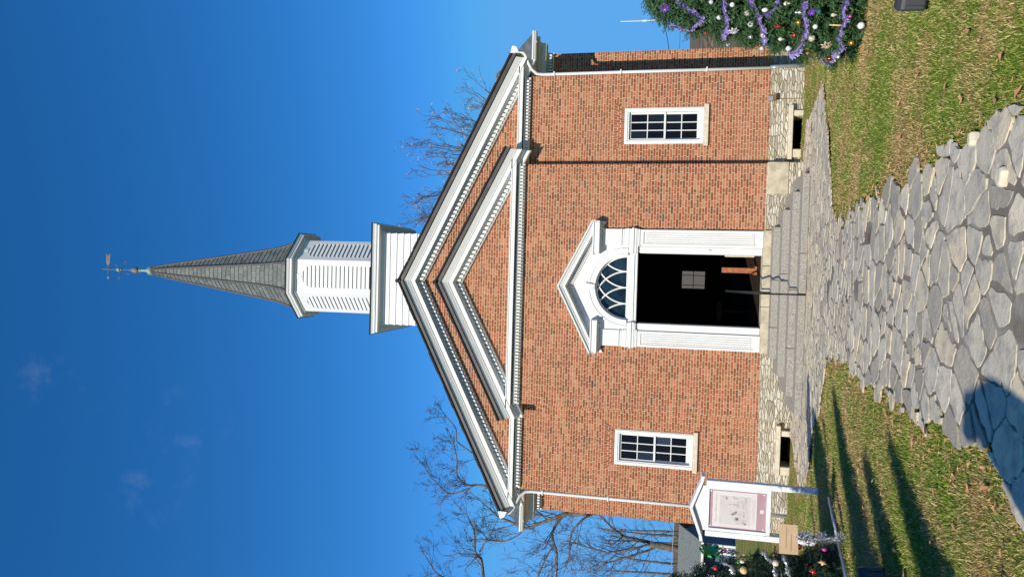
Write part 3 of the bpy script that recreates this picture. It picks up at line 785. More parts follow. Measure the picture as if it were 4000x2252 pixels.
def half_ring(r0, r1, y0, y1):
    n = 32
    mb.loft([[(r*math.cos(math.pi*i/n), y, ZC+r*math.sin(math.pi*i/n)) for r, y in ((r0,y0),(r1,y0),(r1,y1),(r0,y1))] for i in range(n+1)])
half_ring(RA-.005, RA+.045, -.095, -.02); half_ring(RA+.045, RA+.135, -.07, -.02); half_ring(RA+.135, RA+.185, -.085, -.02)
part('archivolt', mb)
mb = MB(); mb.prism([(-.065,ZC+RA+.0),(.065,ZC+RA+.0),(.095,ZC+RA+.245),(-.095,ZC+RA+.245)], 'y', -.135, -.03)
for i in range(3): mb.box(-.06+i*.045, -.03+i*.045, -.145, -.134, ZC+RA+.02, ZC+RA+.225)
part('keystone', mb)
mb = MB(); mb.box(-.864, .864, -.05, .2, 3.73, 3.80); mb.box(-.864, .864, -.075, .2, 3.80, 3.86); mb.box(-.864, .864, -.02, .2, 3.86, ZC+.0)
part('transom', mb, bevel=.006)
mb = MB(); n = 32                                            # fanlight: rim and interlaced muntins
yg = .07
rim = RA-.045
mb.loft([[(r*math.cos(math.pi*i/n), y, ZC+r*math.sin(math.pi*i/n)) for r, y in ((rim,yg-.02),(RA,yg-.02),(RA,yg+.05),(rim,yg+.05))] for i in range(n+1)])
mb.box(-RA, RA, yg-.021, yg+.05, ZC, ZC+.03)
for b0 in (-.4, 0.0, .4, -.8, .8):
    for sgn in (-1, 1):
        cxx = b0+sgn*.80; pts = []
        for i in range(41):
            t = math.pi*.5*i/40
            x, z = cxx-sgn*.80*math.cos(t), .80*math.sin(t)
            if math.hypot(x, z) > rim+.01: break
            pts.append((x, yg, ZC+z+.01))
        if len(pts) > 3: mb.tube(pts, .021, 6)
fan = part('fanlight', mb)
mb = MB(); mb.poly([(RA*math.cos(math.pi*i/n), yg+.03, ZC+RA*math.sin(math.pi*i/n)) for i in range(n+1)])
part('fanlight_pane', mb, M.setdefault('fanglass', plain('fanlight_glass', (.010,.022,.032), .08, .35, .6, 3)))  # bluish reflection painted into the glass colour
mb = MB(); mb.box(.955, .985, -.068, -.06, 1.98, 2.04)
part('lock_plate', mb, M['galv'])

# ---- tower, belfry, spire
TC = 3.01; T0 = 1.70
mb = MB(); hw = 1.31; e = .2035; z1 = 11.17
k = 0
while True:
    zt = z1-.05-k*e
    if zt < 8.2: break
    zb = zt-e
    a, b = hw, hw+.022
    mb.loft([[(-b,TC-b,zb),(b,TC-b,zb),(b,TC+b,zb),(-b,TC+b,zb)], [(-a,TC-a,zt),(a,TC-a,zt),(a,TC+a,zt),(-a,TC+a,zt)]])
    k += 1
tb = obj('tower_base', mb, M['white2'], church)
def octo(a, h): return [(h,-a),(a,-h),(a,h),(h,a),(-h,a),(-a,h),(-a,-h),(-h,-a)]
def sqring(a, z): return [(-a,TC-a,z),(a,TC-a,z),(a,TC+a,z),(-a,TC+a,z)]
mb = MB(); mb.loft([sqring(1.31,11.06),sqring(1.36,11.07),sqring(1.375,11.15),sqring(1.40,11.17),sqring(1.55,11.175),sqring(1.55,11.235),sqring(1.575,11.245),sqring(1.585,11.31),sqring(1.61,11.355)])
obj('eave_cornice', mb, M['white2'], tb)
mb = MB(); mb.loft([sqring(1.62,11.355),sqring(1.625,11.392),sqring(1.2,11.52)])
obj('deck_roof', mb, M['black_edge'], tb)
def oring(a, h, z): return [(x, TC+y, z) for x, y in octo(a, h)]
belf = MB(); A_, H_ = 1.09, .50
z0, z1 = 11.40, 14.12
faces = octo(A_, H_)
LW, LZ0, LZ1 = .33, 11.62, 13.50                             # louvre opening: half width, foot, springing of the round head
louv = []
for i in range(8):
    p = Vector((*faces[i], 0)); q = Vector((*faces[(i+1) % 8], 0)); p.y += TC; q.y += TC
    mid = (p+q)/2; t = (q-p).normalized(); nrm = Vector((t.y, -t.x, 0)); hl = (q-p).length/2
    if nrm.dot(mid-Vector((0,TC,0))) < 0: nrm = -nrm
    lw = LW if hl > .45 else LW*.84; rz = lw*1.0
    def W_(u, z, o=0, mid=mid, t=t, nrm=nrm): v = mid+t*u+nrm*o; return (v.x, v.y, z)
    belf.poly([W_(-hl,z0),W_(-lw,z0),W_(-lw,LZ1),W_(-hl,LZ1)]); belf.poly([W_(lw,z0),W_(hl,z0),W_(hl,LZ1),W_(lw,LZ1)])
    belf.poly([W_(-lw,z0),W_(lw,z0),W_(lw,LZ0),W_(-lw,LZ0)])
    n = 14
    arc = [(lw*math.cos(math.pi*k/n), LZ1+rz*math.sin(math.pi*k/n)) for k in range(n+1)]
    def B2(k):
        th = math.pi*k/n; dx, dz = math.cos(th), math.sin(th); tt = 9
        if abs(dx) > 1e-6: tt = min(tt, hl/abs(dx))
        if dz > 1e-6: tt = min(tt, (z1-LZ1)/dz)
        return (dx*tt, LZ1+dz*tt)
    for k in range(n):
        o0, o1 = B2(k), B2(k+1)
        pts = [W_(*arc[k]), W_(*o0)]
        if abs(o0[0]) >= hl-1e-6 and o1[1] >= z1-1e-6 and o0[1] < z1-1e-6: pts.append(W_(math.copysign(hl,o0[0]), z1))
        if abs(o1[0]) >= hl-1e-6 and o0[1] >= z1-1e-6 and o1[1] < z1-1e-6: pts.append(W_(math.copysign(hl,o1[0]), z1))
        pts += [W_(*o1), W_(*arc[k+1])]; belf.poly(pts)
        belf.poly([W_(*arc[k]), W_(*arc[k+1]), W_(*arc[k+1],-.09), W_(*arc[k],-.09)])
    for u in (-lw, lw): belf.poly([W_(u,LZ0), W_(u,LZ1), W_(u,LZ1,-.09), W_(u,LZ0,-.09)])
    lm = MB(); z = LZ0+.03
    while z < LZ1+rz-.025:
        zc_ = z+.012
        wv = lw if zc_ < LZ1 else math.sqrt(max(0, lw*lw-((zc_-LZ1)*lw/rz)**2))
        if wv > .03:
            P = [W_(u, zq, o) for (zq, o) in ((z,.004),(z+.014,.010),(z+.130,-.022),(z+.118,-.04)) for u in (-wv, wv)]
            lm.add(P, [(0,1,3,2),(2,3,5,4),(4,5,7,6),(6,7,1,0),(0,2,4,6),(1,3,5,7)])
        z += .134
    louv.append((lm, W_, lw, rz))
belf.poly(oring(A_, H_, z1)); 
bf = obj('belfry', belf, M['white2'], church)
for lm, W_, lw, rz in louv:
    if len(lm.v): obj('louvre', lm, M['white2'], bf)
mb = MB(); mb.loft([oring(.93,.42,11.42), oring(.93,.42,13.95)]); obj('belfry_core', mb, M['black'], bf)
for lm, W_, lw, rz in louv:
    mb = MB(); za, zb = LZ1+rz+.004, LZ1+rz+.17
    P = [W_(u, z, oo) for oo in (-.02, .012) for (u, z) in ((-.045,za),(.045,za),(.07,zb),(-.07,zb))]
    mb.add(P, [(4,5,6,7),(0,1,5,4),(1,2,6,5),(2,3,7,6),(3,0,4,7)]); obj('keystone', mb, M['white2'], bf)
mb = MB(); mb.loft([oring(A_+.0,H_,14.0),oring(A_+.05,H_+.005,14.02),oring(A_+.06,H_+.01,14.07),oring(A_+.17,H_+.015,14.085),oring(A_+.17,H_+.015,14.15),oring(A_+.19,H_+.018,14.16),oring(A_+.215,H_+.02,14.225),oring(A_+.22,H_+.02,14.235)])
obj('belfry_cornice', mb, M['white2'], bf)
mb = MB(); mb.loft([oring(A_+.235,H_+.03,14.236),oring(A_+.24,H_+.03,14.262)]); obj('cornice_edge', mb, M['black_edge'], bf)
mb = MB(); mb.loft([oring(A_+.04,H_+.02,11.44),oring(A_+.04,H_+.02,11.50),oring(A_,H_,11.53)]); obj('belfry_base_trim', mb, M['white2'], bf)

SP = [(14.262,1.13),(14.42,1.02),(14.62,.93),(14.86,.86),(15.1,.81),(15.4,.757),(16.7,.565),(17.7,.415),(19.2,.20),(19.82,.085)]
def sr_(z): return float(np.interp(z, [a for a,_ in SP], [b for _,b in SP]))
KH = [(14.262,.40),(14.8,.42),(15.2,.4142),(20,.4142)]
def hf(z): return float(np.interp(z, [a for a,_ in KH], [b for _,b in KH]))
mb = MB(); zz = [14.262,14.34,14.42,14.52,14.62,14.74,14.86,15.0,15.1,15.4,16.7,17.7,19.2,19.82]
mb.loft([oring(sr_(z), sr_(z)*hf(z), z) for z in zz])
sp = obj('spire', mb, M['spire_slate'], church)
mb = MB(); q = random.Random(9); z = 14.275; row = 0; hs_ = .165
while z < 19.6:
    zt = min(z+hs_, 19.75)
    for i in range(8):
        def E_(zq, o):
            a = sr_(zq)+o; P = octo(a, a*hf(zq)); return Vector((*P[i],0)), Vector((*P[(i+1)%8],0))
        (pb, qb), (pt, qt) = E_(z, .022), E_(zt+.02, .004)
        wd = (qb-pb).length; n = max(1, int(round(wd/.20)))
        edges = [0]+[(k+(0.5 if row % 2 else 0))/n for k in range(0 if row % 2 else 1, n)]+[1]
        for f0, f1 in zip(edges[:-1], edges[1:]):
            g0 = f0+.006/max(wd,.05); g1 = f1-.006/max(wd,.05)
            dr = q.uniform(-.012,.012)
            P = [pb.lerp(qb,g0), pb.lerp(qb,g1), pt.lerp(qt,g1), pt.lerp(qt,g0)]
            Z = (z+dr, z+dr+q.uniform(-.006,.006), zt+.02, zt+.02)
            Q = [(v.x, TC+v.y, zq) for v, zq in zip(P, Z)]
            cdir = Vector((P[0].x+P[1].x, P[0].y+P[1].y, 0)).normalized()*.018
            In = [(v[0]-cdir.x, v[1]-cdir.y, v[2]) for v in Q]
            mb.add(Q+In, [(0,1,2,3),(0,1,5,4),(1,2,6,5),(3,0,4,7)])
    z = zt; row += 1
obj('slate_course', mb, M['spire_slate'], sp)
for i in range(8):
    mb = MB(); pts = []; 
    for zq in zz:
        a = sr_(zq)+.022; p = octo(a, a*hf(zq))[i]; pts.append((p[0], TC+p[1], zq+.006))
    mb.tube(pts, [.038]*(len(pts)-2)+[.034,.026], 6); obj('hip_flashing', mb, M.setdefault('hip', plain('dark_lead', (.075,.066,.062), .55, .35, .2, 5)), sp)
mb = MB(); mb.loft([oring(.22,.0911,19.15), oring(.085,.035,19.86)]); obj('spire_cap', mb, M['hip'], sp)

mb = MB()
mb.lathe([(.06,19.80),(.13,19.86),(.15,19.92),(.145,19.98),(.11,20.02),(.06,20.05),(.045,20.12),(.045,20.30),(.07,20.33),(.075,20.36),(.04,20.38)], (0,TC,0), 12)
wv = obj('weathervane', mb, M['verdigris'], church, smooth=False)
mb = MB(); mb.lathe([(.04,20.37),(.085,20.42),(.115,20.50),(.105,20.58),(.07,20.65),(.03,20.72),(.02,20.78)], (0,TC,0), 14); obj('finial_ball', mb, M['vane'], wv, smooth=True)
mb = MB(); mb.tube([(0,TC,20.7),(0,TC,21.75)], .013, 8); mb.ball((0,TC,21.50), .03); mb.tube([(0,TC,21.74),(0,TC,21.86)], [.012,.002], 6); obj('rod', mb, M['vane'], wv)
mb = MB(); mb.ball((0,TC,21.18), .075); mb.tube([(0,TC,21.05),(0,TC,21.10)], .04); obj('upper_ball', mb, M['verdigris'], wv, smooth=True)
mb = MB()
for a in (.5, .5+math.pi/2, .5+math.pi, .5+1.5*math.pi):
    d_ = Vector((math.cos(a), math.sin(a), 0)); c_ = Vector((0,TC,21.07))
    mb.tube([c_, c_+d_*.26], .010, 6)
    s_ = d_.cross(Vector((0,0,1))); e_ = c_+d_*.30
    mb.add([e_-d_*.045-Vector((0,0,.05)), e_+d_*.045-Vector((0,0,.05)), e_+d_*.045+Vector((0,0,.05)), e_-d_*.045+Vector((0,0,.05)),
            e_-d_*.025-Vector((0,0,.03)), e_+d_*.025-Vector((0,0,.03)), e_+d_*.025+Vector((0,0,.03)), e_-d_*.025+Vector((0,0,.03))],
           [(0,1,5,4),(1,2,6,5),(3,0,4,7)])
obj('compass_arm', mb, M['vane'], wv)
mb = MB(); zv = 21.60
mb.tube([(-.27,TC,zv),(.53,TC-.0,zv)], .011, 6)
mb.add([(-.34,TC,zv),(-.25,TC,zv+.05),(-.27,TC,zv),(-.25,TC,zv-.05)], [(0,1,2),(0,2,3)])
def vane_half(s): return [(.12,0),(.22,s*.075),(.48,s*.075),(.53,s*.095),(.45,0)]
for s in (-1, 1):
    mb.prism([(x, zv+z) for x, z in vane_half(s)], 'y', TC-.006, TC+.006)
av = obj('arrow', mb, M['vane'], wv)
mb = MB()
for s in (-1, 1):
    for k in range(6):
        xa = .20+k*.046; mb.add([(xa,TC-.009,zv+s*.012),(xa+.012,TC-.009,zv+s*.012),(xa+.05,TC-.009,zv+s*.066),(xa+.038,TC-.009,zv+s*.066)], [(0,1,2,3)])
obj('arrow_rib', mb, M['iron'], wv)

# floodlight box on the wall and its cable
mb = MB(); mb.box(4.58, 4.70, .17, .31, .66, .76); fb = obj('floodlight', mb, M['galv'], church, bevel=.008)
mb = MB(); mb.box(4.57, 4.71, .10, .17, .60, .67); mb.tube([(4.64,.26,.66),(4.64,.27,-.1)], .006, 5); obj('conduit', mb, M['rust'], fb)

# ------------------------------------------------------------------ steps, handrail
steps = thing('stone_steps', 'four grey stone steps spreading wider downwards below the church doorway', 'steps', (0, -.9, .05))
tiers = [(1.53,.50,.622),(1.90,.86,.478),(2.27,1.22,.334),(2.63,1.58,.19)]
cuts = [(.30,-.8),(.45,),(.1,-1.2),(.02,.9)]
for (hw, d, zt), cu in zip(tiers, cuts):
    xs_ = [-hw]+sorted(cu)+[hw]; y1 = -.035 if zt > .6 else -d+.36+.10
    mb = MB()
    for a, b in zip(xs_[:-1], xs_[1:]):
        mb.box(a+.004, b-.004, -d+rng.uniform(-.008,.008), -.036, zt-.40, zt+rng.uniform(-.004,.002))
    obj('step', mb, M['step'], steps, bevel=.012)
hr = thing('handrail', 'thin black iron handrail standing in the middle of the stone steps', 'handrail', (0, -1.6, .05))
mb = MB(); mb.tube([(0,-1.62,1.0),(0,-1.56,1.02),(0,-.30,1.58),(0,-.16,1.62),(0,-.12,1.60)], .024, 10); mb.tube([(0,-1.62,1.0),(0,-1.66,.93),(0,-1.62,.88)], .02, 8)
obj('rail', mb, M['iron'], hr, smooth=True)
for (y, z0, z1) in ((-1.60,.0,1.01),(-.30,.58,1.58)):
    mb = MB(); mb.tube([(0,y,z0),(0,y,z1)], .019, 8); obj('baluster', mb, M['iron'], hr)

# ------------------------------------------------------------------ signs
def make_sign(name, label, loc, ang, text=True):
    """white gabled notice board on two posts; local x = right, local -y = front"""
    t = thing(name, label, 'sign', loc); t.rotation_euler = (0, 0, ang)
    def ob(nm, mb, mat, par=None, bevel=0):
        o = obj(nm, mb, mat, None, False, bevel); o.parent = par or t; return o
    HWs = .425
    for s in (-1, 1):
        mb = MB(); a, b = (HWs-.085, HWs) if s > 0 else (-HWs, -HWs+.085)
        mb.box(a, b, -.05, .045, .50, 1.56); p = ob('post', mb, M['post'], None, .006)
        mb = MB(); mb.box(a+.004, b-.004, -.045, .04, -.1, .50); ob('post_foot', mb, M['post'], p, .004)
    mb = MB(); mb.box(-HWs+.086, HWs-.086, -.04, .035, .64, .70); mb.box(-HWs+.086, HWs-.086, -.04, .035, 1.515, 1.60)
    for s in (-1, 1): mb.box(min(s*.295,s*.339), max(s*.295,s*.339), -.04, .035, .70, 1.515)
    ob('frame', mb, M['post'], None, .004)
    mb = MB(); mb.prism([(-HWs,1.60),(HWs,1.60),(HWs,1.62),(0,1.76),(-HWs,1.62)], 'y', -.03, .03); ob('gable_board', mb, M['post'])
    mb = MB()
    pr = [(-.10,0),(-.10,-.045),(.09,-.045),(.09,0)]
    mb.loft([[(x, y, 1.80-.36*abs(x)+dz) for y, dz in pr] for x in (-.40, 0, .40)])
    for s in (-1, 1): mb.loft([[(s*x, y, z+dz) for y, dz in pr] for x, z in ((.401,1.655),(.495,1.635))])
    ob('roof', mb, M['post'], None, .004)
    mb = MB(); mb.box(-.294, .294, -.012, .012, .70, 1.515); bd = ob('notice_board', mb, M['board'])
    mb = MB(); mb.box(-.272, .272, -.016, -.0125, .832, 1.462); ob('printed_sheet', mb, M['paper'], bd)
    for (x, z) in ((-.265,1.49),(.265,1.49),(-.262,.735),(.262,.735)):
        mb = MB(); mb.tube([(x,-.013,z),(x,-.022,z)], .012, 8); ob('screw', mb, M['post'], bd)
    mb = MB(); mb.box(-.02, .035, -.0155, -.0125, .735, .785); ob('label_plate', mb, M['paper'], bd)
    # the etching: a steepled church among houses and trees
    yf, yb = -.0185, -.0163
    mb = MB(); mb.box(-.225, .205, -.0172, -.0162, .92, 1.365); ob('print_ground', mb, M.setdefault('plate', plain('etching_plate', (.56,.515,.495), .5, .3, .05, 8)), bd)
    mb = MB()
    def sh(pts): mb.prism(pts, 'y', yf, yb)
    sh([(.02,.985),(.14,.985),(.14,1.11),(.08,1.16),(.02,1.11)]); sh([(.066,1.15),(.094,1.15),(.080,1.30)])
    sh([(-.10,1.0),(-.015,1.0),(-.015,1.075),(-.06,1.11),(-.10,1.075)])
    sh([(-.215,.985),(-.15,.985),(-.15,1.09),(-.19,1.13),(-.215,1.10)])
    ob('etched_buildings', mb, M['ink2'], bd)
    mb = MB(); er = random.Random(3)
    for (cx, cz, w_, h_) in ((-.045,1.16,.05,.09),(-.13,1.12,.05,.06),(.175,1.26,.035,.09),(.185,1.14,.025,.06),(-.20,1.0,.03,.03),(.16,1.0,.05,.02),(-.06,1.015,.05,.012)):
        for k in range(7):
            x, z = cx+er.uniform(-1,1)*w_*.6, cz+er.uniform(-1,1)*h_*.6; r_ = er.uniform(.35,.6)*min(w_,h_)
            x = max(-.215, min(.195, x))
            sh([(x+r_*math.cos(2*math.pi*q/6)*er.uniform(.6,1.2), z+r_*math.sin(2*math.pi*q/6)*er.uniform(.6,1.2)) for q in range(6)])
    for z in (.985, .96): mb.box(-.21, .19, yf, yb, z, z+.004)
    for k in range(3): mb.box(-.20, .18, yf, yb, .862+k*.016, .866+k*.016)
    ob('etched_trees', mb, M['ink2'], bd)
    if text:
        cu = bpy.data.curves.new('title', 'FONT'); cu.body = 'Church Meeting House'; cu.size = .046; cu.align_x = 'CENTER'; cu.shear = .3; cu.extrude = .0006
        to = bpy.data.objects.new('tmp', cu); C.objects.link(to); bpy.context.view_layer.update()
        me = bpy.data.meshes.new_from_object(to.evaluated_get(bpy.context.evaluated_depsgraph_get())); bpy.data.objects.remove(to)
        me.materials.clear(); me.materials.append(M['ink2'])
        o = bpy.data.objects.new('title_lettering', me); C.objects.link(o); o.parent = bd; o.location = (0, -.0172, 1.40); o.rotation_euler = (R(90), 0, 0)
    return t
make_sign('notice_sign', 'white gabled notice board with purple panel and etched church picture beside the left wall', (-3.085, -7.16, .71), R(-3))
make_sign('notice_sign', 'second white notice board, out of frame, throwing the dark peaked shadow on the flagstones', (-1.66, -18.13, 1.36), R(90), False).scale = (1.35, 1.2, 1.24)

# ------------------------------------------------------------------ decorated trees
def fir(name, label, loc, z0, r0, z1, r1, ztop, n, mat, seed, parts=True):
    """artificial fir: trunk, dark core and thousands of small needle sprigs"""
    t = thing(name, label, 'christmas tree', loc); ax, ay, _ = loc
    g = np.random.default_rng(seed)
    mb = MB(); mb.tube([(ax,ay,loc[2]-.05),(ax,ay,ztop-.2)], [.05,.015], 8); obj('trunk', mb, M['bark'], t)
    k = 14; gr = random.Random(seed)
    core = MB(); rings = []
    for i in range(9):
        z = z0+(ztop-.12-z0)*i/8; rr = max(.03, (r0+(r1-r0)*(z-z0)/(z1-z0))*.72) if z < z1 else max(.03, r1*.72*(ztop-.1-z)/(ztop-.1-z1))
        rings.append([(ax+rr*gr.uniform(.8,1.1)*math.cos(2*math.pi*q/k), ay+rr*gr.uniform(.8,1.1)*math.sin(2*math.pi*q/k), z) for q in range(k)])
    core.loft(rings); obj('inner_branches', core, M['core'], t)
    # sprigs
    uu = g.random(n); zz = z0-.06+(ztop-z0+.04)*np.where(g.random(n) < .62, 1-np.sqrt(1-uu*.985), uu**.9)
    rr = np.where(zz < z1, r0+(r1-r0)*(zz-z0)/(z1-z0), r1*np.sqrt(np.clip((ztop-zz)/(ztop-z1), 0, 1)))
    th = g.random(n)*2*np.pi
    lay = .055*np.sin(zz*21+np.sin(th*3)*.8)+.05*np.sin(th*9+zz*5)
    rad = rr*(1-.33*g.random(n)**1.6)+lay*np.clip(rr/.5,0,1)
    c = np.stack([ax+rad*np.cos(th), ay+rad*np.sin(th), zz+.03*g.standard_normal(n)], 1)
    out = np.stack([np.cos(th), np.sin(th), -.25+.5*g.standard_normal(n)], 1)+.45*g.standard_normal((n,3))
    out /= np.linalg.norm(out, axis=1, keepdims=True)
    m_ = 11; L = g.uniform(.07,.14,n)
    a = np.cross(out, np.array([.3,.2,.9])); a /= np.linalg.norm(a, axis=1, keepdims=True); b = np.cross(out, a)
    Vs = []
    for q in range(m_):
        f = (q+.5)/m_; ph = g.random(n)*2*np.pi
        side = a*np.cos(ph)[:,None]+b*np.sin(ph)[:,None]
        base = c+out*(L*(f-.4))[:,None]; nl = g.uniform(.022,.042,n)[:,None]
        tip = base+(side*.8+out*.6)*nl; w_ = np.cross(side, out)*.0042
        Vs.append(np.stack([base-w_, base+w_, tip+w_*.5, tip-w_*.5], 1))
    V = np.concatenate(Vs).reshape(-1,3); F = np.arange(len(V)).reshape(-1,4)
    mesh_np('needles', V, F, mat, t)
    return t
TR = (3.5, -10.1, .98); TL = (-3.42, -10.2, 1.0)
fir('decorated_tree', 'bushy green fir with purple tinsel and baubles at the right edge of the lawn', TR, 1.15, .78, 3.0, .33, 3.26, 12500, M['needle'], 1)
fir('decorated_tree', 'shaded fir with silver tinsel, straw stars and a green bow at the left edge', TL, 1.08, .92, 2.45, .52, 3.15, 10500, M['needle2'], 2)
for k, (x, y, hh, lab) in enumerate(((-2.66,-12.95,2.25,'nearest'),(-2.75,-15.1,2.2,'second'),(-2.25,-15.75,2.0,'third'))):
    z = gz(y); t_ = ('tall fir out of frame throwing the longest shadow on the left lawn', 'slim decorated fir out of frame left of the lower path, shadow pointing along the turf', 'small decorated fir out of frame closest to the lower path edge')[k]
    fir('decorated_tree', t_, (x,y,z), z+.12, .50-.04*k, z+hh-.5, .17, z+hh, 2600, M['needle2'], 20+k)

def tinsel(name, pts, rad, mat, label, cat, group, seed, dens=900):
    g = np.random.default_rng(seed); P = np.array(pts); d = np.linalg.norm(np.diff(P, axis=0), axis=1); s = np.concatenate([[0], np.cumsum(d)])
    n = int(dens*s[-1])+30; u = g.random(n)*s[-1]
    c = np.stack([np.interp(u, s, P[:,k]) for k in range(3)], 1)
    t = np.stack([np.interp(u+.01, s, P[:,k])-np.interp(u-.01, s, P[:,k]) for k in range(3)], 1); t /= np.linalg.norm(t, axis=1, keepdims=True)+1e-9
    r = g.standard_normal((n,3)); r -= t*(r*t).sum(1, keepdims=True); r /= np.linalg.norm(r, axis=1, keepdims=True)
    w = np.cross(t, r)*.0036+t*.002
    tip = c+r*(rad*g.uniform(.55,1.35,n)*(.85+.35*np.sin(u*38)))[:,None]+t*(g.standard_normal(n)*rad*.35)[:,None]
    V = np.stack([c-w, c+w, tip+w*.8, tip-w*.8], 1).reshape(-1,3)
    # thin core cord so that the strand is one piece
    mb = MB(); mb.tube([tuple(p) for p in P], rad*.18, 6)
    o = len(V); V = np.concatenate([V, np.array(mb.v)]); F = np.arange(o).reshape(-1,4)
    F = np.concatenate([F, np.array([f for f in mb.f if len(f) == 4])+o])
    return tag(mesh_np(name, V, F, mat), label, cat, group)
def behind(p, q, c, n=9):                        # carries the strand round the back of the tree
    a0 = math.atan2(p[1]-c[1], p[0]-c[0]); a1 = math.atan2(q[1]-c[1], q[0]-c[0]); r0 = math.hypot(p[0]-c[0], p[1]-c[1]); r1 = math.hypot(q[0]-c[0], q[1]-c[1])
    while a1 > a0: a1 -= 2*math.pi
    return [(c[0]+(r0+(r1-r0)*f)*math.cos(a0+(a1-a0)*f), c[1]+(r0+(r1-r0)*f)*math.sin(a0+(a1-a0)*f), p[2]+(q[2]-p[2])*f) for f in [(k+1)/(n+1) for k in range(n)]]
B = [[(3.31,-10.36,2.90),(3.22,-10.34,2.76),(3.16,-10.30,2.64),(3.14,-10.23,2.69),(3.14,-10.10,2.77),(3.18,-10.01,2.87),(3.19,-10.07,2.97)],
 [(3.25,-10.47,2.44),(3.20,-10.43,2.43),(3.14,-10.38,2.41),(3.08,-10.30,2.38),(3.04,-10.19,2.39),(3.05,-9.98,2.40)],
 [(3.22,-10.53,2.19),(3.14,-10.50,2.12),(3.08,-10.45,2.09),(3.04,-10.41,2.06),(2.99,-10.34,2.02),(2.94,-10.21,1.99),(2.92,-10.12,1.96)],
 [(3.18,-10.59,1.94),(3.14,-10.57,1.91),(3.12,-10.53,1.96),(3.09,-10.49,2.02)],
 [(3.14,-10.66,1.67),(3.12,-10.64,1.68),(3.05,-10.58,1.67),(2.99,-10.53,1.64),(2.93,-10.46,1.61),(2.87,-10.32,1.63),(2.84,-10.24,1.63)],
 [(3.10,-10.74,1.30),(3.02,-10.68,1.32),(2.99,-10.66,1.31),(2.96,-10.64,1.29),(2.93,-10.60,1.29),(2.89,-10.54,1.31),(2.83,-10.46,1.30),(2.77,-10.37,1.25),(2.76,-10.29,1.28)]]
names = ['zigzag purple tinsel strand crossing the top of the right tree', 'purple tinsel strand level with the white flower on the right tree', 'purple tinsel strand sagging across the upper middle of the right tree',
 'short curled purple tinsel strand beside the white oval bauble', 'purple tinsel strand between the gold bauble and the large pearly bauble', 'lowest purple tinsel strand on the right tree above the big white bauble']
def pushout(p, c, k): 
    d = Vector((p[0]-c[0], p[1]-c[1], 0)).normalized()*k; return (p[0]+d.x, p[1]+d.y, p[2])
for i, (b, lab) in enumerate(zip(B, names)):
    pts = [pushout(p, TR, .055) for p in b]
    if i in (1, 4, 5):
        e0, e1 = pts[-1], pts[0]
        pts = pts+behind(e0, (e1[0], e1[1], e1[2]+.03), TR)[:6]
    tinsel('tinsel_garland', pts, .031, M['tinsel'], lab, 'tinsel', 'purple tinsel on the right tree', 40+i, 1900)
BL = [[(-2.60,-10.26,1.83),(-2.60,-10.31,1.80),(-2.62,-10.38,1.80),(-2.63,-10.44,1.73),(-2.67,-10.51,1.73),(-2.72,-10.62,1.72)],
 [(-2.59,-10.38,1.63),(-2.62,-10.48,1.61),(-2.68,-10.57,1.60),(-2.75,-10.68,1.56)],[(-2.70,-10.36,2.27),(-2.71,-10.42,2.22),(-2.72,-10.46,2.15),(-2.75,-10.55,2.14)]]
for i, b in enumerate(BL):
    tinsel('tinsel_garland', [pushout(p, TL, .05) for p in b], .026, M['silver'], ('silver tinsel strand above the red and white bauble on the left tree', 'silver tinsel strand in the middle of the left tree below the upper straw star', 'silver tinsel strand just under the green bow of the left tree')[i], 'tinsel', 'silver tinsel on the left tree', 60+i, 1100)

OM = {}
def om(name, col, rough=.15, metal=0):
    if name not in OM: OM[name] = plain('ornament_'+name, col, rough, .6, .06, 20, metal=metal)
    return OM[name]
COL = dict(white=(.74,.73,.71), clear=(.55,.56,.55), pearl=(.78,.66,.56), irid=(.80,.72,.55), red=(.45,.03,.02), copper=(.34,.10,.05), gold=(.62,.36,.06), silver=(.50,.50,.50), teal=(.03,.30,.27),
           pink=(.62,.03,.30), champagne=(.66,.52,.36), lime=(.52,.52,.05), orange=(.70,.25,.06), brown=(.22,.06,.02), purple=(.20,.05,.42), green=(.02,.30,.06), straw=(.74,.50,.22))
METAL = {'red':.3,'copper':.6,'gold':.7,'silver':.7,'teal':.5,'brown':.6,'lime':.4,'irid':.25}
def cap_and_ring(mb, c, r):
    mb.tube([(c[0],c[1],c[2]+r*.95),(c[0],c[1],c[2]+r*1.22)], r*.26, 8); mb.tube([(c[0],c[1],c[2]+r*1.2),(c[0],c[1],c[2]+r*1.6)], r*.06, 4)
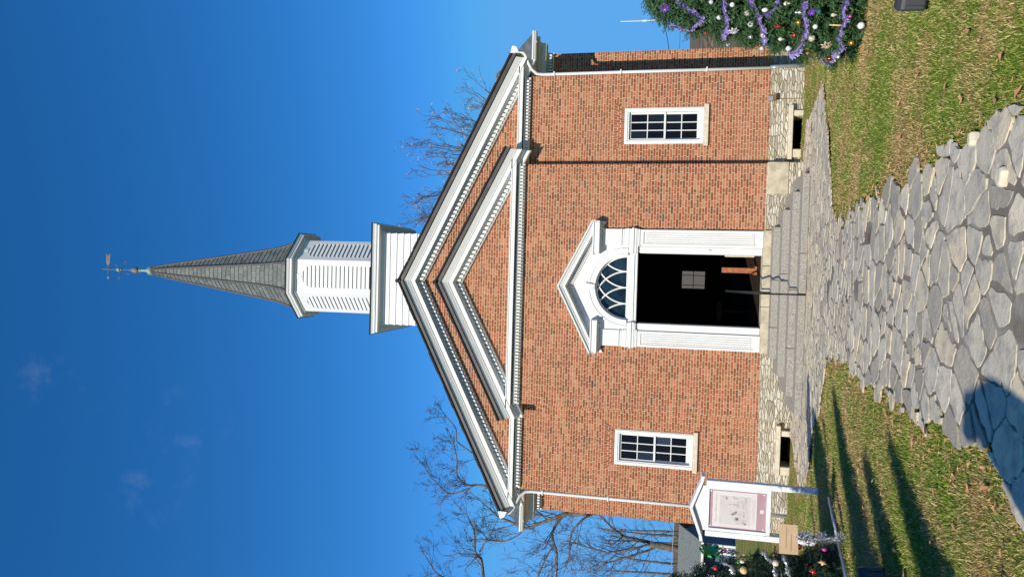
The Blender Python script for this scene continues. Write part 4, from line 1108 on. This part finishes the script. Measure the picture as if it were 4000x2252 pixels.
def ornament(shape, col, p, r, label, tree):
    c = tuple(p); mat = om(col, COL[col], .18, METAL.get(col, 0)); grp = 'baubles on the %s tree' % ('right' if tree is TR else 'left')
    cat = 'bauble'; nm = 'bauble'
    mb = MB(); d = Vector((c[0]-tree[0], c[1]-tree[1], 0)).normalized()
    if shape == 'ball': mb.ball(c, r, 14)
    elif shape == 'drop': mb.lathe([(.002,-r*1.9),(r*.28,-r*1.3),(r*.7,-r*.5),(r*.85,.0),(r*.7,r*.5),(r*.3,r*.85),(.002,r*.95)], c, 14)
    elif shape == 'oval': mb.ball(c, r*.85, 14, 1.45)
    elif shape == 'onion': mb.lathe([(.002,-r*1.35),(r*.2,-r*1.0),(r*.8,-r*.55),(r,-.0),(r*.75,r*.6),(r*.3,r*.9),(.002,r)], c, 14)
    elif shape == 'flower':
        nm = cat = 'flower ornament'; nm = 'flower_ornament'; mat = om('petal_'+col, COL[col], .5)
        s = d.cross(Vector((0,0,1))); u = Vector((0,0,1))
        for ring, (np_, rl, o) in enumerate(((7, r, 0), (6, r*.62, .35))):
            for k in range(np_):
                a = 2*math.pi*k/np_+o; dr = s*math.cos(a)+u*math.sin(a); sd = s*-math.sin(a)+u*math.cos(a); cc = Vector(c)+d*(.015*ring)
                P = [cc+d*.004, cc+dr*rl*.5+sd*rl*.24+d*.02, cc+dr*rl+d*.012, cc+dr*rl*.5-sd*rl*.24+d*.02, cc+dr*rl*.5+d*.006]
                Q = [p_-d*.003 for p_ in P]
                mb.add(P+Q, [(0,4,1),(4,2,1),(0,3,4),(4,3,2),(5,6,9),(9,6,7),(5,9,8),(9,7,8),(0,1,6,5),(1,2,7,6),(2,3,8,7),(3,0,5,8)])
        mb.ball(tuple(Vector(c)+d*.03), r*.13, 8)
    elif shape == 'star':
        nm = 'star_ornament'; cat = 'star ornament'; s = d.cross(Vector((0,0,1))); u = Vector((0,0,1)); P = []
        for k in range(10):
            a = 2*math.pi*k/10+.3; rr = r if k % 2 == 0 else r*.5; P.append(Vector(c)+(s*math.cos(a)+u*math.sin(a))*rr)
        mb.add(P+[Vector(c)+d*.022, Vector(c)-d*.022], [(k,(k+1)%10,10) for k in range(10)]+[((k+1)%10,k,11) for k in range(10)])
    elif shape == 'stick':
        nm = 'wooden_stick'; cat = 'ornament'; mb.tube([(c[0]+.01,c[1],c[2]+.07),(c[0],c[1],c[2]-.06)], [.006,.012], 6)
    elif shape == 'bow':
        nm = 'ribbon_bow'; cat = 'bow'; mat = om('ribbon_'+col, COL[col], .4); s = d.cross(Vector((0,0,1))); u = Vector((0,0,1)); cc = Vector(c)
        for k in range(9):
            a = 2*math.pi*k/9+.2; dr = (s*math.cos(a)+u*math.sin(a)*.9+d*.5); ringp = []
            for q in range(9):
                f = 2*math.pi*q/8; e_ = cc+dr*(r*.55*(1-math.cos(f)))+(d*.6+u*.3)*(r*.28*math.sin(f)); ringp.append(e_)
            wdt = (s*-math.sin(a)+u*math.cos(a))*r*.16
            vs = [p_+wdt for p_ in ringp]+[p_-wdt for p_ in ringp]; mb.add(vs, [(q,q+1,q+10,q+9) for q in range(8)])
        for k in (-1, 1):
            pts = [cc, cc+s*k*r*.4-u*r*.5+d*.03, cc+s*k*r*.5-u*r*1.3+d*.02]; vs = [p_+s*r*.1 for p_ in pts]+[p_-s*r*.1 for p_ in pts]; mb.add(vs, [(0,1,4,3),(1,2,5,4)])
    elif shape == 'figure':
        nm = 'glass_ornament'; cat = 'ornament'; mb.lathe([(.002,-r*1.5),(r*.5,-r*1.1),(r*.72,-r*.4),(r*.6,.15*r),(r*.3,r*.35),(r*.45,r*.65),(r*.42,r*1.0),(r*.15,r*1.35),(.002,r*1.5)], c, 12)
    o = obj(nm, mb, mat, None, True); tag(o, label, cat, grp)
    if shape in ('ball','drop','oval','onion'):
        mb = MB(); cap_and_ring(mb, c, r*(.85 if shape != 'ball' else 1)); k = obj('cap', mb, om('gold', COL['gold'], .25, .7) if col in ('irid','gold','pearl') else om('silver', COL['silver'], .25, .7)); k.parent = o
    return o
OR = [((3.21,-10.48,2.35),'ball','white',.030,'small white bauble near the top right tinsel strand of the right tree'),((3.14,-10.36,2.47),'onion','clear',.034,'pale frosted onion bauble beside the second purple strand'),
((3.26,-10.44,2.56),'ball','clear',.028,'clear glass bauble highest on the right tree'),((3.13,-10.46,2.20),'ball','irid',.036,'yellowish iridescent bauble above the sagging purple strand'),((3.05,-10.38,2.15),'ball','clear',.036,'clear glass bauble with a gold hanger right of the white flower'),
((3.13,-10.52,2.03),'oval','white',.030,'white oval bauble next to the short curled strand'),((3.15,-10.60,1.84),'drop','pearl',.030,'pink topped teardrop ornament at the frame edge of the right tree'),((3.00,-10.43,1.89),'figure','red',.030,'red and white mushroom shaped ornament mid right tree'),
((3.00,-10.51,1.70),'ball','gold',.032,'shiny gold bauble left of the thick purple strand'),((3.07,-10.58,1.71),'figure','silver',.036,'silver bird shaped ornament high beside the thick purple strand'),((3.06,-10.62,1.60),'bow','purple',.040,'small magenta ribbon bow beside the teal bauble'),
((3.05,-10.63,1.53),'ball','teal',.027,'small teal bauble with a magenta bow'),((3.01,-10.64,1.40),'drop','champagne',.026,'champagne teardrop bauble above the lowest strand'),((2.98,-10.67,1.25),'ball','pink',.019,'tiny magenta bauble under the lowest purple strand'),
((2.95,-10.52,1.54),'ball','white',.029,'white bauble right of the large pearly bauble'),((2.93,-10.58,1.35),'stick','straw',.03,'thin wooden stick ornament crossing the lowest purple strand'),((2.90,-10.64,1.14),'ball','white',.040,'big white bauble low down, largest on the right tree'),
((2.97,-10.29,2.01),'ball','irid',.036,'iridescent bauble hanging on the sagging purple strand'),((2.98,-10.22,2.13),'ball','silver',.030,'silver bauble below the white flower'),((2.92,-10.29,1.84),'drop','pearl',.027,'pearly fish shaped teardrop with a red tip'),
((2.92,-10.39,1.72),'ball','red',.026,'red and white bauble with a gold cap mid right tree'),((2.88,-10.40,1.55),'ball','irid',.042,'large pearly iridescent bauble right of the lower flower'),((2.88,-10.36,1.63),'ball','pink',.018,'tiny pink bauble over the large pearly bauble'),
((3.04,-10.27,2.31),'flower','white',.072,'white poinsettia flower in the upper half of the right tree'),((2.82,-10.38,1.40),'flower','champagne',.078,'champagne poinsettia flower in the lower half of the right tree'),((3.07,-9.96,2.46),'ball','copper',.024,'copper red bauble on the upper left side of the right tree'),
((3.00,-9.94,2.34),'ball','white',.027,'white bauble on the left outline of the right tree'),((2.96,-9.93,2.13),'ball','pink',.017,'tiny pink bauble on the left outline of the right tree'),((2.95,-9.92,1.98),'ball','clear',.032,'clear bauble against the brick wall at the left outline'),
((2.94,-10.05,2.02),'figure','red',.024,'small red glass figure beside a clear bauble'),((2.86,-10.17,1.74),'onion','white',.034,'white crinkled onion bauble in front of the stone foundation'),((2.83,-10.24,1.56),'ball','lime',.028,'yellow green bauble at the left outline'),
((2.81,-10.15,1.54),'ball','orange',.018,'small orange bauble beside the yellow green one'),((2.80,-10.46,1.18),'ball','gold',.031,'matt gold bauble near the bottom of the right tree'),((2.75,-10.14,1.32),'ball','brown',.038,'large copper brown bauble over the grass at the left outline'),
((3.04,-10.20,2.38),'ball','pink',.019,'tiny magenta bauble above the white flower'),((3.09,-10.07,2.59),'ball','red',.020,'small red bauble highest on the left outline'),((2.94,-9.92,2.04),'ball','green',.013,'tiny green bauble beside the red glass figure'),
((3.29,-10.30,3.04),'bow','purple',.055,'dark purple ribbon bow on top of the right tree')]
for p, sh_, col, r, lab in OR: ornament(sh_, col, pushout(p, TR, .05), r*.86, lab, TR)
OL = [((-2.76,-10.46,2.32),'ball','red',.028,'red bauble beside the green bow of the left tree'),((-2.53,-10.24,1.46),'ball','red',.032,'bright red bauble under the cardboard placard'),((-2.64,-10.57,1.37),'ball','red',.030,'red bauble low at the frame edge of the left tree'),
((-2.50,-10.33,1.22),'oval','pink',.022,'dark pink oval bauble lowest on the left tree'),((-2.68,-10.42,2.05),'oval','pearl',.022,'pale pink glowing oval bauble below the silver flower'),((-2.69,-10.43,2.09),'ball','green',.018,'small green bauble below the green bow'),
((-2.66,-10.22,2.21),'ball','pink',.022,'dark magenta bauble above the silver flower'),((-2.57,-10.30,1.62),'star','straw',.046,'straw star ornament level with the cardboard placard'),((-2.57,-10.50,1.27),'star','straw',.052,'large straw star ornament low on the left tree'),
((-2.65,-10.34,2.02),'drop','straw',.030,'straw coloured bell ornament under the silver flower'),((-2.73,-10.51,2.04),'ball','straw',.040,'round straw coloured bauble at the left frame edge'),((-2.64,-10.47,1.72),'ball','pearl',.034,'pink and white bauble at the end of a silver strand'),
((-2.66,-10.29,2.14),'flower','silver',.085,'silver umbrella shaped flower ornament high on the left tree'),((-2.70,-10.31,2.36),'bow','green',.13,'green organza ribbon bow near the top of the left tree')]
for p, sh_, col, r, lab in OL: ornament(sh_, col, pushout(p, TL, .06), r, lab, TL)

# ------------------------------------------------------------------ small things on the left lawn
t = thing('placard_stake', 'brown cardboard placard on a post wrapped in silver tinsel beside the left tree', 'placard', (-2.33, -10.4, 1.04))
mb = MB(); mb.prism([(-2.50,1.488),(-2.188,1.507),(-2.19,1.683),(-2.505,1.68)], 'y', -10.41, -10.395); obj('cardboard', mb, M['card'], t)
mb = MB()
for k, wd in ((0,.20),(1,.26)): mb.box(-2.47+.02*k, -2.47+.02*k+wd*.9, -10.413, -10.4105, 1.56+.05*k, 1.567+.05*k)
obj('writing', mb, M.setdefault('cardink', plain('pencil', (.36,.25,.15), .8, .1)), t)
mb = MB(); mb.tube([(-2.31,-10.38,.95),(-2.31,-10.38,1.62)], .016, 8); obj('stake', mb, M['bark'], t)
o = tinsel('tinsel_wrap', [(-2.295,-10.41,1.05),(-2.31,-10.41,1.2),(-2.315,-10.41,1.36),(-2.31,-10.41,1.50)], .056, M['silver'], '', '', None, 70, 2200)
for k in ('label','category'): del o[k]
o.parent = t; o.matrix_parent_inverse = Matrix.Translation(t.location).inverted()
mb = MB(); mb.tube([(-2.23,-9.15,.96),(-2.40,-10.2,1.06)], .016, 8); mb.tube([(-2.40,-10.2,1.06),(-2.405,-10.23,1.063)], .02, 8); mb.tube([(-2.405,-10.23,1.063),(-2.62,-11.7,1.20)], .017, 8)
tag(obj('plastic_pipe', mb, M['pipe'], None, True), 'jointed white plastic pipe lying across the turf by the left tree', 'pipe')
def flood(loc, ang, label, tilt):
    t = thing('ground_floodlight', label, 'floodlight', loc, 'black floodlights on the lawn')
    def ob(nm, mb, mat, par=None, bevel=0):
        o = obj(nm, mb, mat, None, False, bevel); o.parent = par or t; return o
    mb = MB(); mb.prism([(-.06,.03),(.075,.03),(.075,.215),(-.03,.215),(-.06,.17)], 'x', -.115, .115); h_ = ob('housing', mb, M['blackplastic'], None, .012)
    mb = MB()
    for k in range(5): mb.box(-.085+k*.04, -.077+k*.04, -.075, -.0605, .05, .15)
    ob('cooling_fin', mb, M['blackplastic'], h_)
    mb = MB(); mb.box(-.10, .10, .0755, .082, .045, .20); ob('lens', mb, M['glass'], h_)
    mb = MB(); mb.tube([(0,0,.03),(0,0,-.12)], .014, 8); ob('spike', mb, M['iron'])
    t.rotation_euler = (tilt, 0, ang); return t
flood((-1.86, -12.62, 1.21), R(35), 'black floodlight on a spike among the tree shadows at the left frame edge', R(-12))
flood((2.30, -13.12, 1.24), R(-30), 'black floodlight on the grass at the right frame edge', R(-10))
for (x, y, s_, lab) in ((1.16,-14.09,.085,'small pale blocky stone standing at the right edge of the path'), (.91,-14.50,.12,'squarish cream cobble lying on the flagstones near the bottom corner')):
    q_ = random.Random(int(x*100)); mb = MB(); z_ = gz(y)+.035; oc = [(s_*.5*math.cos(a_)*q_.uniform(.8,1.1), s_*.34*math.sin(a_)*q_.uniform(.8,1.1)) for a_ in (.5,1.1,2.0,2.7,3.6,4.3,5.1,5.8)]
    mb.loft([[(x+a_*k_, y+b_*k_, z_+dz) for a_, b_ in oc] for k_, dz in ((.9,-.02),(1,.008),(.93,.024),(.72,.032))])
    tag(obj('loose_stone', mb, M['cream'], None, False, .004), lab, 'stone')

# ------------------------------------------------------------------ house, mast and cables behind
h = thing('blue_house', 'low blue house with grey shingle roof and white porch behind the notice board', 'house', (-20, 30, -1.55))
HX0, HX1, HY0, HY1, HZ = -27.0, -16.6, 29.2, 33.6, .55
mb = MB(); mb.box(HX0, HX1, HY0, HY1, -2.2, HZ); mb.prism([(HY0,HZ),(HY1,HZ),((HY0+HY1)/2,1.75)], 'x', HX0, HX1); obj('wall', mb, M['bluewall'], h)
mb = MB(); ym = (HY0+HY1)/2
mb.loft([[(x,28.55,.62),(x,ym,1.98),(x,34.2,.62),(x,34.2,.54),(x,ym,1.88),(x,28.55,.54)] for x in (HX0-.4, HX1+.35)]); rf = obj('roof', mb, M['shingle'], h)
mb = MB(); mb.box(HX0-.4, HX1+.35, 28.42, 28.54, .50, .64); obj('gutter', mb, M['white'], rf)
mb = MB(); mb.box(HX1-.12, HX1+.03, HY0-.03, HY0+.12, -1.6, -.1); mb.box(HX1-.55, HX1-.13, HY0-.10, HY0-.005, -1.6, -.42); obj('porch_panel', mb, M['white'], h)
mb = MB(); mb.box(-19.9, -18.0, HY0-.9, HY0-.02, -1.6, .30); mb.prism([(-20.1,.34),(-17.7,.34),(-18.9,1.05)], 'y', 28.2, HY0-.02); pg = obj('porch_gable', mb, M['bluewall'], h)
mb = MB()
for s in (-1, 1): mb.loft([[(x, y, z) for y, z in ((28.1,z0),(28.1,z0-.14),(28.19,z0-.14),(28.19,z0))] for x, z0 in ((-18.9,1.42),(-18.9+s*1.5,.52))])
obj('bargeboard', mb, M['white'], pg)
mb = MB()
for x in (-19.7, -18.2): mb.box(x-.09, x+.09, 28.2, 28.38, -1.6, .34)
obj('porch_post', mb, M['white'], pg)
mast = thing('antenna_mast', 'thin white whip antenna on a pole with a grey equipment cylinder beyond the right tree', 'antenna', (18.25, 35, -1.9))
mb = MB(); mb.tube([(18.25,35,-2.5),(18.27,35,4.6)], .07, 8); obj('pole', mb, M['galv'], mast)
mb = MB(); mb.tube([(18.31,34.9,3.7),(18.32,34.9,4.63)], .15, 12); obj('equipment_cylinder', mb, M['galv'], mast)
mb = MB(); mb.tube([(18.2,35,4.3),(18.2,35,5.4)], .03, 6); mb.tube([(18.2,35,5.3),(18.2,35,5.6)], .07, 8); mb.tube([(18.2,35,5.6),(18.22,35,7.15)], .03, 6); obj('whip', mb, M['white'], mast)
for i, (p, q, r_) in enumerate((((18.2,35,4.15),(12.0,36,3.7),.025),((18.2,35,3.0),(11.5,36,3.9),.012),((18.2,35,1.75),(12,36,2.2),.012),((18.2,35,1.28),(12,36,1.4),.025))):
    mb = MB(); mb.tube([tuple(p[k]+(q[k]-p[k])*f-(.35*4*f*(1-f) if k == 2 else 0) for k in range(3)) for f in [j/10 for j in range(11)]], r_, 5)
    tag(obj('utility_cable', mb, M['iron']), ('thick utility cable leaving the mast just under the equipment cylinder', 'thin utility cable rising behind the transept, second from the top', 'thin utility cable third from the top beyond the right tree', 'lowest thick utility cable just above the far hillside')[i], 'cable', 'cables strung from the antenna mast')
mb = MB(); mb.tube([(17.9,35,2.4),(17.3,35,1.75),(16.9,35,1.32),(16.3,35,.95),(15.9,35,.62),(15.0,35,-.2)], [.02,.035,.045,.05,.055,.06], 6)
tag(obj('leaning_branch', mb, M['twig']), 'dark bare branch slanting down beside the right transept', 'branch')
for i, (x, z) in enumerate(((16.25,1.0),(16.3,.55))):
    pass
mb = MB(); mb.tube([(-11.5,24,2.3),(-14.86,24,2.42),(-24,24,2.6)], .025, 5); tag(obj('utility_cable', mb, M['galv']), 'pale grey cable crossing in front of the bare trunks above the house roof', 'cable')

# ------------------------------------------------------------------ bare winter trees
class Grow:
    def __init__(s, seed): s.r = random.Random(seed); s.limb = MB(); s.twig = MB(); s.tips = []
    def rv(s, k=1.0): return Vector((s.r.gauss(0,k), s.r.gauss(0,k), s.r.gauss(0,k)))
    def branch(s, p, d, L, rad, depth, up=.12, wig=.22):
        n = max(3, int(L/ (.35 if rad > .03 else .22))); n = min(n, 9); pts = [p]; dirs = []; cur = p; dd = d.normalized()
        for i in range(n):
            dd = (dd+s.rv(wig*.55)+Vector((0,0,up*.35))).normalized(); cur = cur+dd*(L/n); pts.append(cur); dirs.append(dd)
        radii = [rad*(1-.62*i/n) for i in range(n+1)]
        (s.limb if rad > .035 else s.twig).tube(pts, radii, 6 if rad > .06 else (4 if rad > .025 else 3), cap=False)
        if depth <= 0: s.tips.append(cur); return
        k = s.r.choice((2,3,3,4)) if depth > 1 else s.r.choice((2,3))
        for j in range(k+ (1 if L > 2 else 0)):
            i = s.r.randint(max(1, n//3), n); base = pts[i]; bd = dirs[min(i, n-1)]
            side = bd.cross(s.rv()).normalized(); ang = s.r.uniform(.45,.95)
            nd = bd*math.cos(ang)+side*math.sin(ang)
            s.branch(base, nd, L*s.r.uniform(.45,.72), max(.0105, radii[i]*s.r.uniform(.5,.72)), depth-1, up, wig)
    def guide(s, pts, r0, r1, depth, every=2, jit=1.2, sub=1.6, up=.15):
        r0 *= .66; every = max(1, every-1)
        pts = [Vector(p) for p in pts]; off = 0
        P = []
        for i, p in enumerate(pts):
            off += s.r.uniform(-jit, jit)*.5; P.append(p+Vector((0, off, 0)))
        fine = []
        for a, b in zip(P[:-1], P[1:]):
            m_ = max(2, int((b-a).length/.35))
            for k in range(m_): fine.append(a.lerp(b, k/m_)+s.rv(.03))
        fine.append(P[-1]); n = len(fine)
        for i in range(1, n-1): fine[i] = (fine[i-1]+fine[i]*2+fine[i+1])/4
        radii = [r0+(r1-r0)*i/(n-1) for i in range(n)]
        s.limb.tube(fine, radii, 7, cap=False)
        for i in range(2, n):
            if i % every: continue
            bd = (fine[i]-fine[i-1]).normalized(); side = bd.cross(s.rv()).normalized()
            nd = (bd*.6+side*.9+Vector((0,0,.25))).normalized()
            s.branch(fine[i], nd, sub*s.r.uniform(.6,1.2), max(.012, radii[i]*.45), depth, up)
        s.branch(fine[-1], (fine[-1]-fine[-2]).normalized(), sub, r1, depth, up)
def tree(name, label, loc, grow, group, leaves=0, seed=0):
    t = thing(name, label, 'tree', loc, group)
    obj('trunk', grow.limb, M['bark'], t, True); obj('crown', grow.twig, M['twig'], t)
    if leaves:
        lr_ = random.Random(seed); mb = MB()
        for p in lr_.sample(grow.tips, min(leaves, len(grow.tips))):
            for q in range(lr_.choice((1,2,3))):
                c = p+Vector((lr_.gauss(0,.07),lr_.gauss(0,.07),lr_.gauss(0,.07))); a_ = Vector((lr_.gauss(0,1),lr_.gauss(0,1),lr_.gauss(0,1))).normalized(); b_ = a_.orthogonal().normalized(); k = lr_.uniform(.045,.08)
                mb.add([c, c+a_*k+b_*k*.5, c+a_*k*2, c+a_*k-b_*k*.5], [(0,1,2,3)])
        struct(obj('dry_leaves', mb, M['dryleaf'], t), 'stuff')
    return t
GRP = 'bare trees behind the church'
G_ = Grow(101); gA = gz(20)
G_.limb.tube([(-12.2,21,gA-.2),(-12.3,20.8,3),(-12.2,20.4,6.2),(-12.45,20,7.9)], [.40,.34,.28,.2], 9)
G_.limb.tube([(-12.2,20.4,6.2),(-11.6,20.2,9),(-11.2,20.1,11.2),(-11.45,20,12.48)], [.26,.2,.16,.12], 8)
G_.guide([(-12.45,20.00,7.88),(-12.64,20.00,8.37),(-13.12,20.00,9.29),(-13.51,20.00,9.93),(-13.68,20.00,10.50),(-13.34,20.00,11.10),(-13.13,20.00,11.91),(-12.72,20.00,12.15)], .15, .045, 3, 2, .6, 1.5)
G_.guide([(-13.71,20.00,10.43),(-14.00,20.00,10.49),(-14.53,20.00,11.36),(-14.46,20.00,12.10)], .06, .03, 3, 2, .5, 1.3)
G_.guide([(-11.45,20,12.48),(-11.50,20,13.07),(-11.67,20,13.37),(-11.44,20,13.98),(-10.95,20,14.26),(-10.28,20,14.16),(-9.63,20,14.29)], .10, .03, 3, 2, .5, 1.3)
G_.guide([(-11.67,20,13.37),(-12.05,20,14.26),(-12.24,20,14.72),(-11.88,20,14.88),(-11.35,20,15.50),(-10.83,20,16.0)], .07, .025, 3, 2, .5, 1.15)
G_.guide([(-11.2,20.1,11.2),(-10.2,20.2,12.7),(-9.24,20,14.4),(-8.55,20,14.3),(-7.9,20,14.9)], .07, .025, 3, 3, .4, .9)
G_.guide([(-12.49,20,7.95),(-12.78,20,8.37),(-13.53,20,8.77),(-14.15,20,8.54),(-14.56,20,8.39),(-15.57,20,8.43)], .13, .05, 3, 2, .6, 1.6)
G_.guide([(-12.3,20.6,6.3),(-12.51,20,7.10),(-13.06,20,7.58),(-13.86,20,7.77),(-14.49,20,7.75)], .10, .04, 3, 2, .6, 1.4)
tree('bare_tree', 'large bare tree with twisting limbs rising from behind the left transept roof', (-12.2,21,gA), G_, GRP)
G_ = Grow(102)
G_.limb.tube([(-22.5,26.5,-1.2),(-22.3,26.3,5),(-21.5,26,10),(-19.08,26,13.82)], [.42,.34,.24,.13], 9)
G_.guide([(-19.08,26,13.82),(-17.67,26,14.03),(-17.57,26,14.21),(-17.38,26,14.47),(-16.12,26,14.51),(-15.31,26,14.88)], .15, .035, 3, 2, .8, 1.6)
G_.guide([(-17.59,26,14.08),(-17.73,26,14.90),(-17.84,26,15.59)], .07, .04, 3, 2, .4, 1.5)
G_.guide([(-21.0,26,11.3),(-20.2,26,14.5),(-19.30,26,16.43),(-18.94,26,16.97),(-18.48,26,17.2)], .12, .04, 3, 2, .7, 1.3)
G_.guide([(-17.44,26,14.21),(-16.73,26,13.89),(-16.18,26,13.47)], .07, .04, 3, 2, .5, 1.4)
G_.guide([(-21.5,26,10),(-19.8,26,10.6),(-18.4,26,10.4),(-17.2,26,9.9)], .11, .04, 3, 2, .6, 1.7)
tree('bare_tree', 'bare tree at the left frame edge with fine fanning twigs above the transept gutter', (-22.5,26.5,-1.2), G_, GRP)
G_ = Grow(103)
G_.limb.tube([(-20.5,38,-1.7),(-20.4,38,1.5),(-20.0,37.5,4)], [.34,.3,.24], 8)
G_.guide([(-20.0,37.5,4),(-19.6,37,6.0),(-18.4,36,7.2),(-17.4,36,8.3)], .2, .05, 3, 2, .8, 2.2)
G_.guide([(-20.2,37.8,3),(-21.2,37,5.6),(-22.2,37,7.6)], .16, .05, 3, 2, .8, 2.0)
G_.guide([(-20.0,37.5,4),(-20.6,37,7),(-20.4,37,9)], .14, .05, 3, 2, .8, 2.0)
tree('bare_tree', 'bushy bare tree standing behind the blue house roof near the left transept', (-20.5,38,-1.7), G_, GRP)
def wood_tree(seed, x, y, hgt, label):
    G = Grow(seed); r = G.r; z = gz(y)-.2; lean = r.uniform(-.6,.6)
    pts = [(x+lean*f+r.uniform(-.08,.08), y+r.uniform(-.2,.2), z+hgt*f) for f in (0,.2,.4,.6,.8,1)]
    G.limb.tube(pts, [.17,.15,.13,.10,.075,.05], 6)
    for i in range(1, 6):
        for k in range(3):
            a = r.uniform(0, 6.28); f = r.uniform(0,.9)
            p = Vector(pts[i-1]).lerp(Vector(pts[i]), f)
            G.branch(p, Vector((math.cos(a), math.sin(a), r.uniform(.2,.9))), r.uniform(1.4,2.8)*(1-.08*i), .045-.004*i, 2)
    return tree('bare_tree', label, (x, y, z), G, 'thin bare trunks of the far wood')
for i, (x, y, hg) in enumerate(((-21.5,46,9),(-23.4,48,10.5),(-25.2,47,9.5),(-27.0,50,11),(-28.6,49,9),(-24.3,52,11.5),(-22.2,54,10),(-20.6,52,8.5),(-30.2,53,10.5))):
    wood_tree(200+i, x, y, hg, 'slender bare tree of the far wood, ' + ('rising just right of the house ridge', 'with the straightest trunk above the roof', 'leaning over the middle of the roof', 'tallest above the left part of the roof', 'short and near the left frame edge', 'in the second rank over the roof middle', 'half hidden by the big twisting limbs', 'closest to the church wall', 'furthest left behind the porch')[i])
G_ = Grow(104)
G_.limb.tube([(6.0,24,-.8),(6.0,23.6,4),(6.1,23,8),(6.0,22.5,10.5)], [.4,.34,.26,.2], 9)
cr = random.Random(77); tips = []
for k in range(46):
    f = cr.random(); x_ = 2.6+7.8*f
    top = float(np.interp(x_, [2.4,3.0,3.8,4.8,5.5,6.2,7.2,8.5,9.2,10.4], [16.6,17.3,16.9,16.6,17.1,17.1,16.7,15.9,14.9,13.4]))
    tips.append((x_, cr.uniform(20.8,23.4), top-(0 if k % 2 else cr.uniform(.4,2.6))))
for i, p in enumerate(tips):
    st = Vector((6.0+.25*(p[0]-6.0),22.5,9.5+(i % 3)*.6)); e = Vector(p); m1 = st.lerp(e,.45)+Vector((0,0,-.5))
    G_.guide([tuple(st), tuple(m1), tuple(st.lerp(e,.75)+Vector((0,0,-.15))), tuple(e)], .05, .016, 2, 3, .9, .8, .34)
tree('bare_tree', 'tree behind the right roof slope still holding clusters of dry brown leaves', (6.0,24,-.8), G_, GRP, 900, 9)
# wooded far hillside on the right
mb = MB(); hr_ = random.Random(8)
nx, ny = 34, 8; grid = []
for j in range(ny):
    for i in range(nx):
        x = 22+i*2.2; y = 80+j*6.0; f = math.sin(math.pi*j/(ny-1))*.9+.1
        grid.append((x, y, -5+f*(4.9+.5*math.sin(i*.5)+hr_.uniform(-.35,.35))))
mb.add(grid, [(j*nx+i, j*nx+i+1, (j+1)*nx+i+1, (j+1)*nx+i) for j in range(ny-1) for i in range(nx-1)])
struct(obj('hill', mb, M['brown_hill'], None, True))
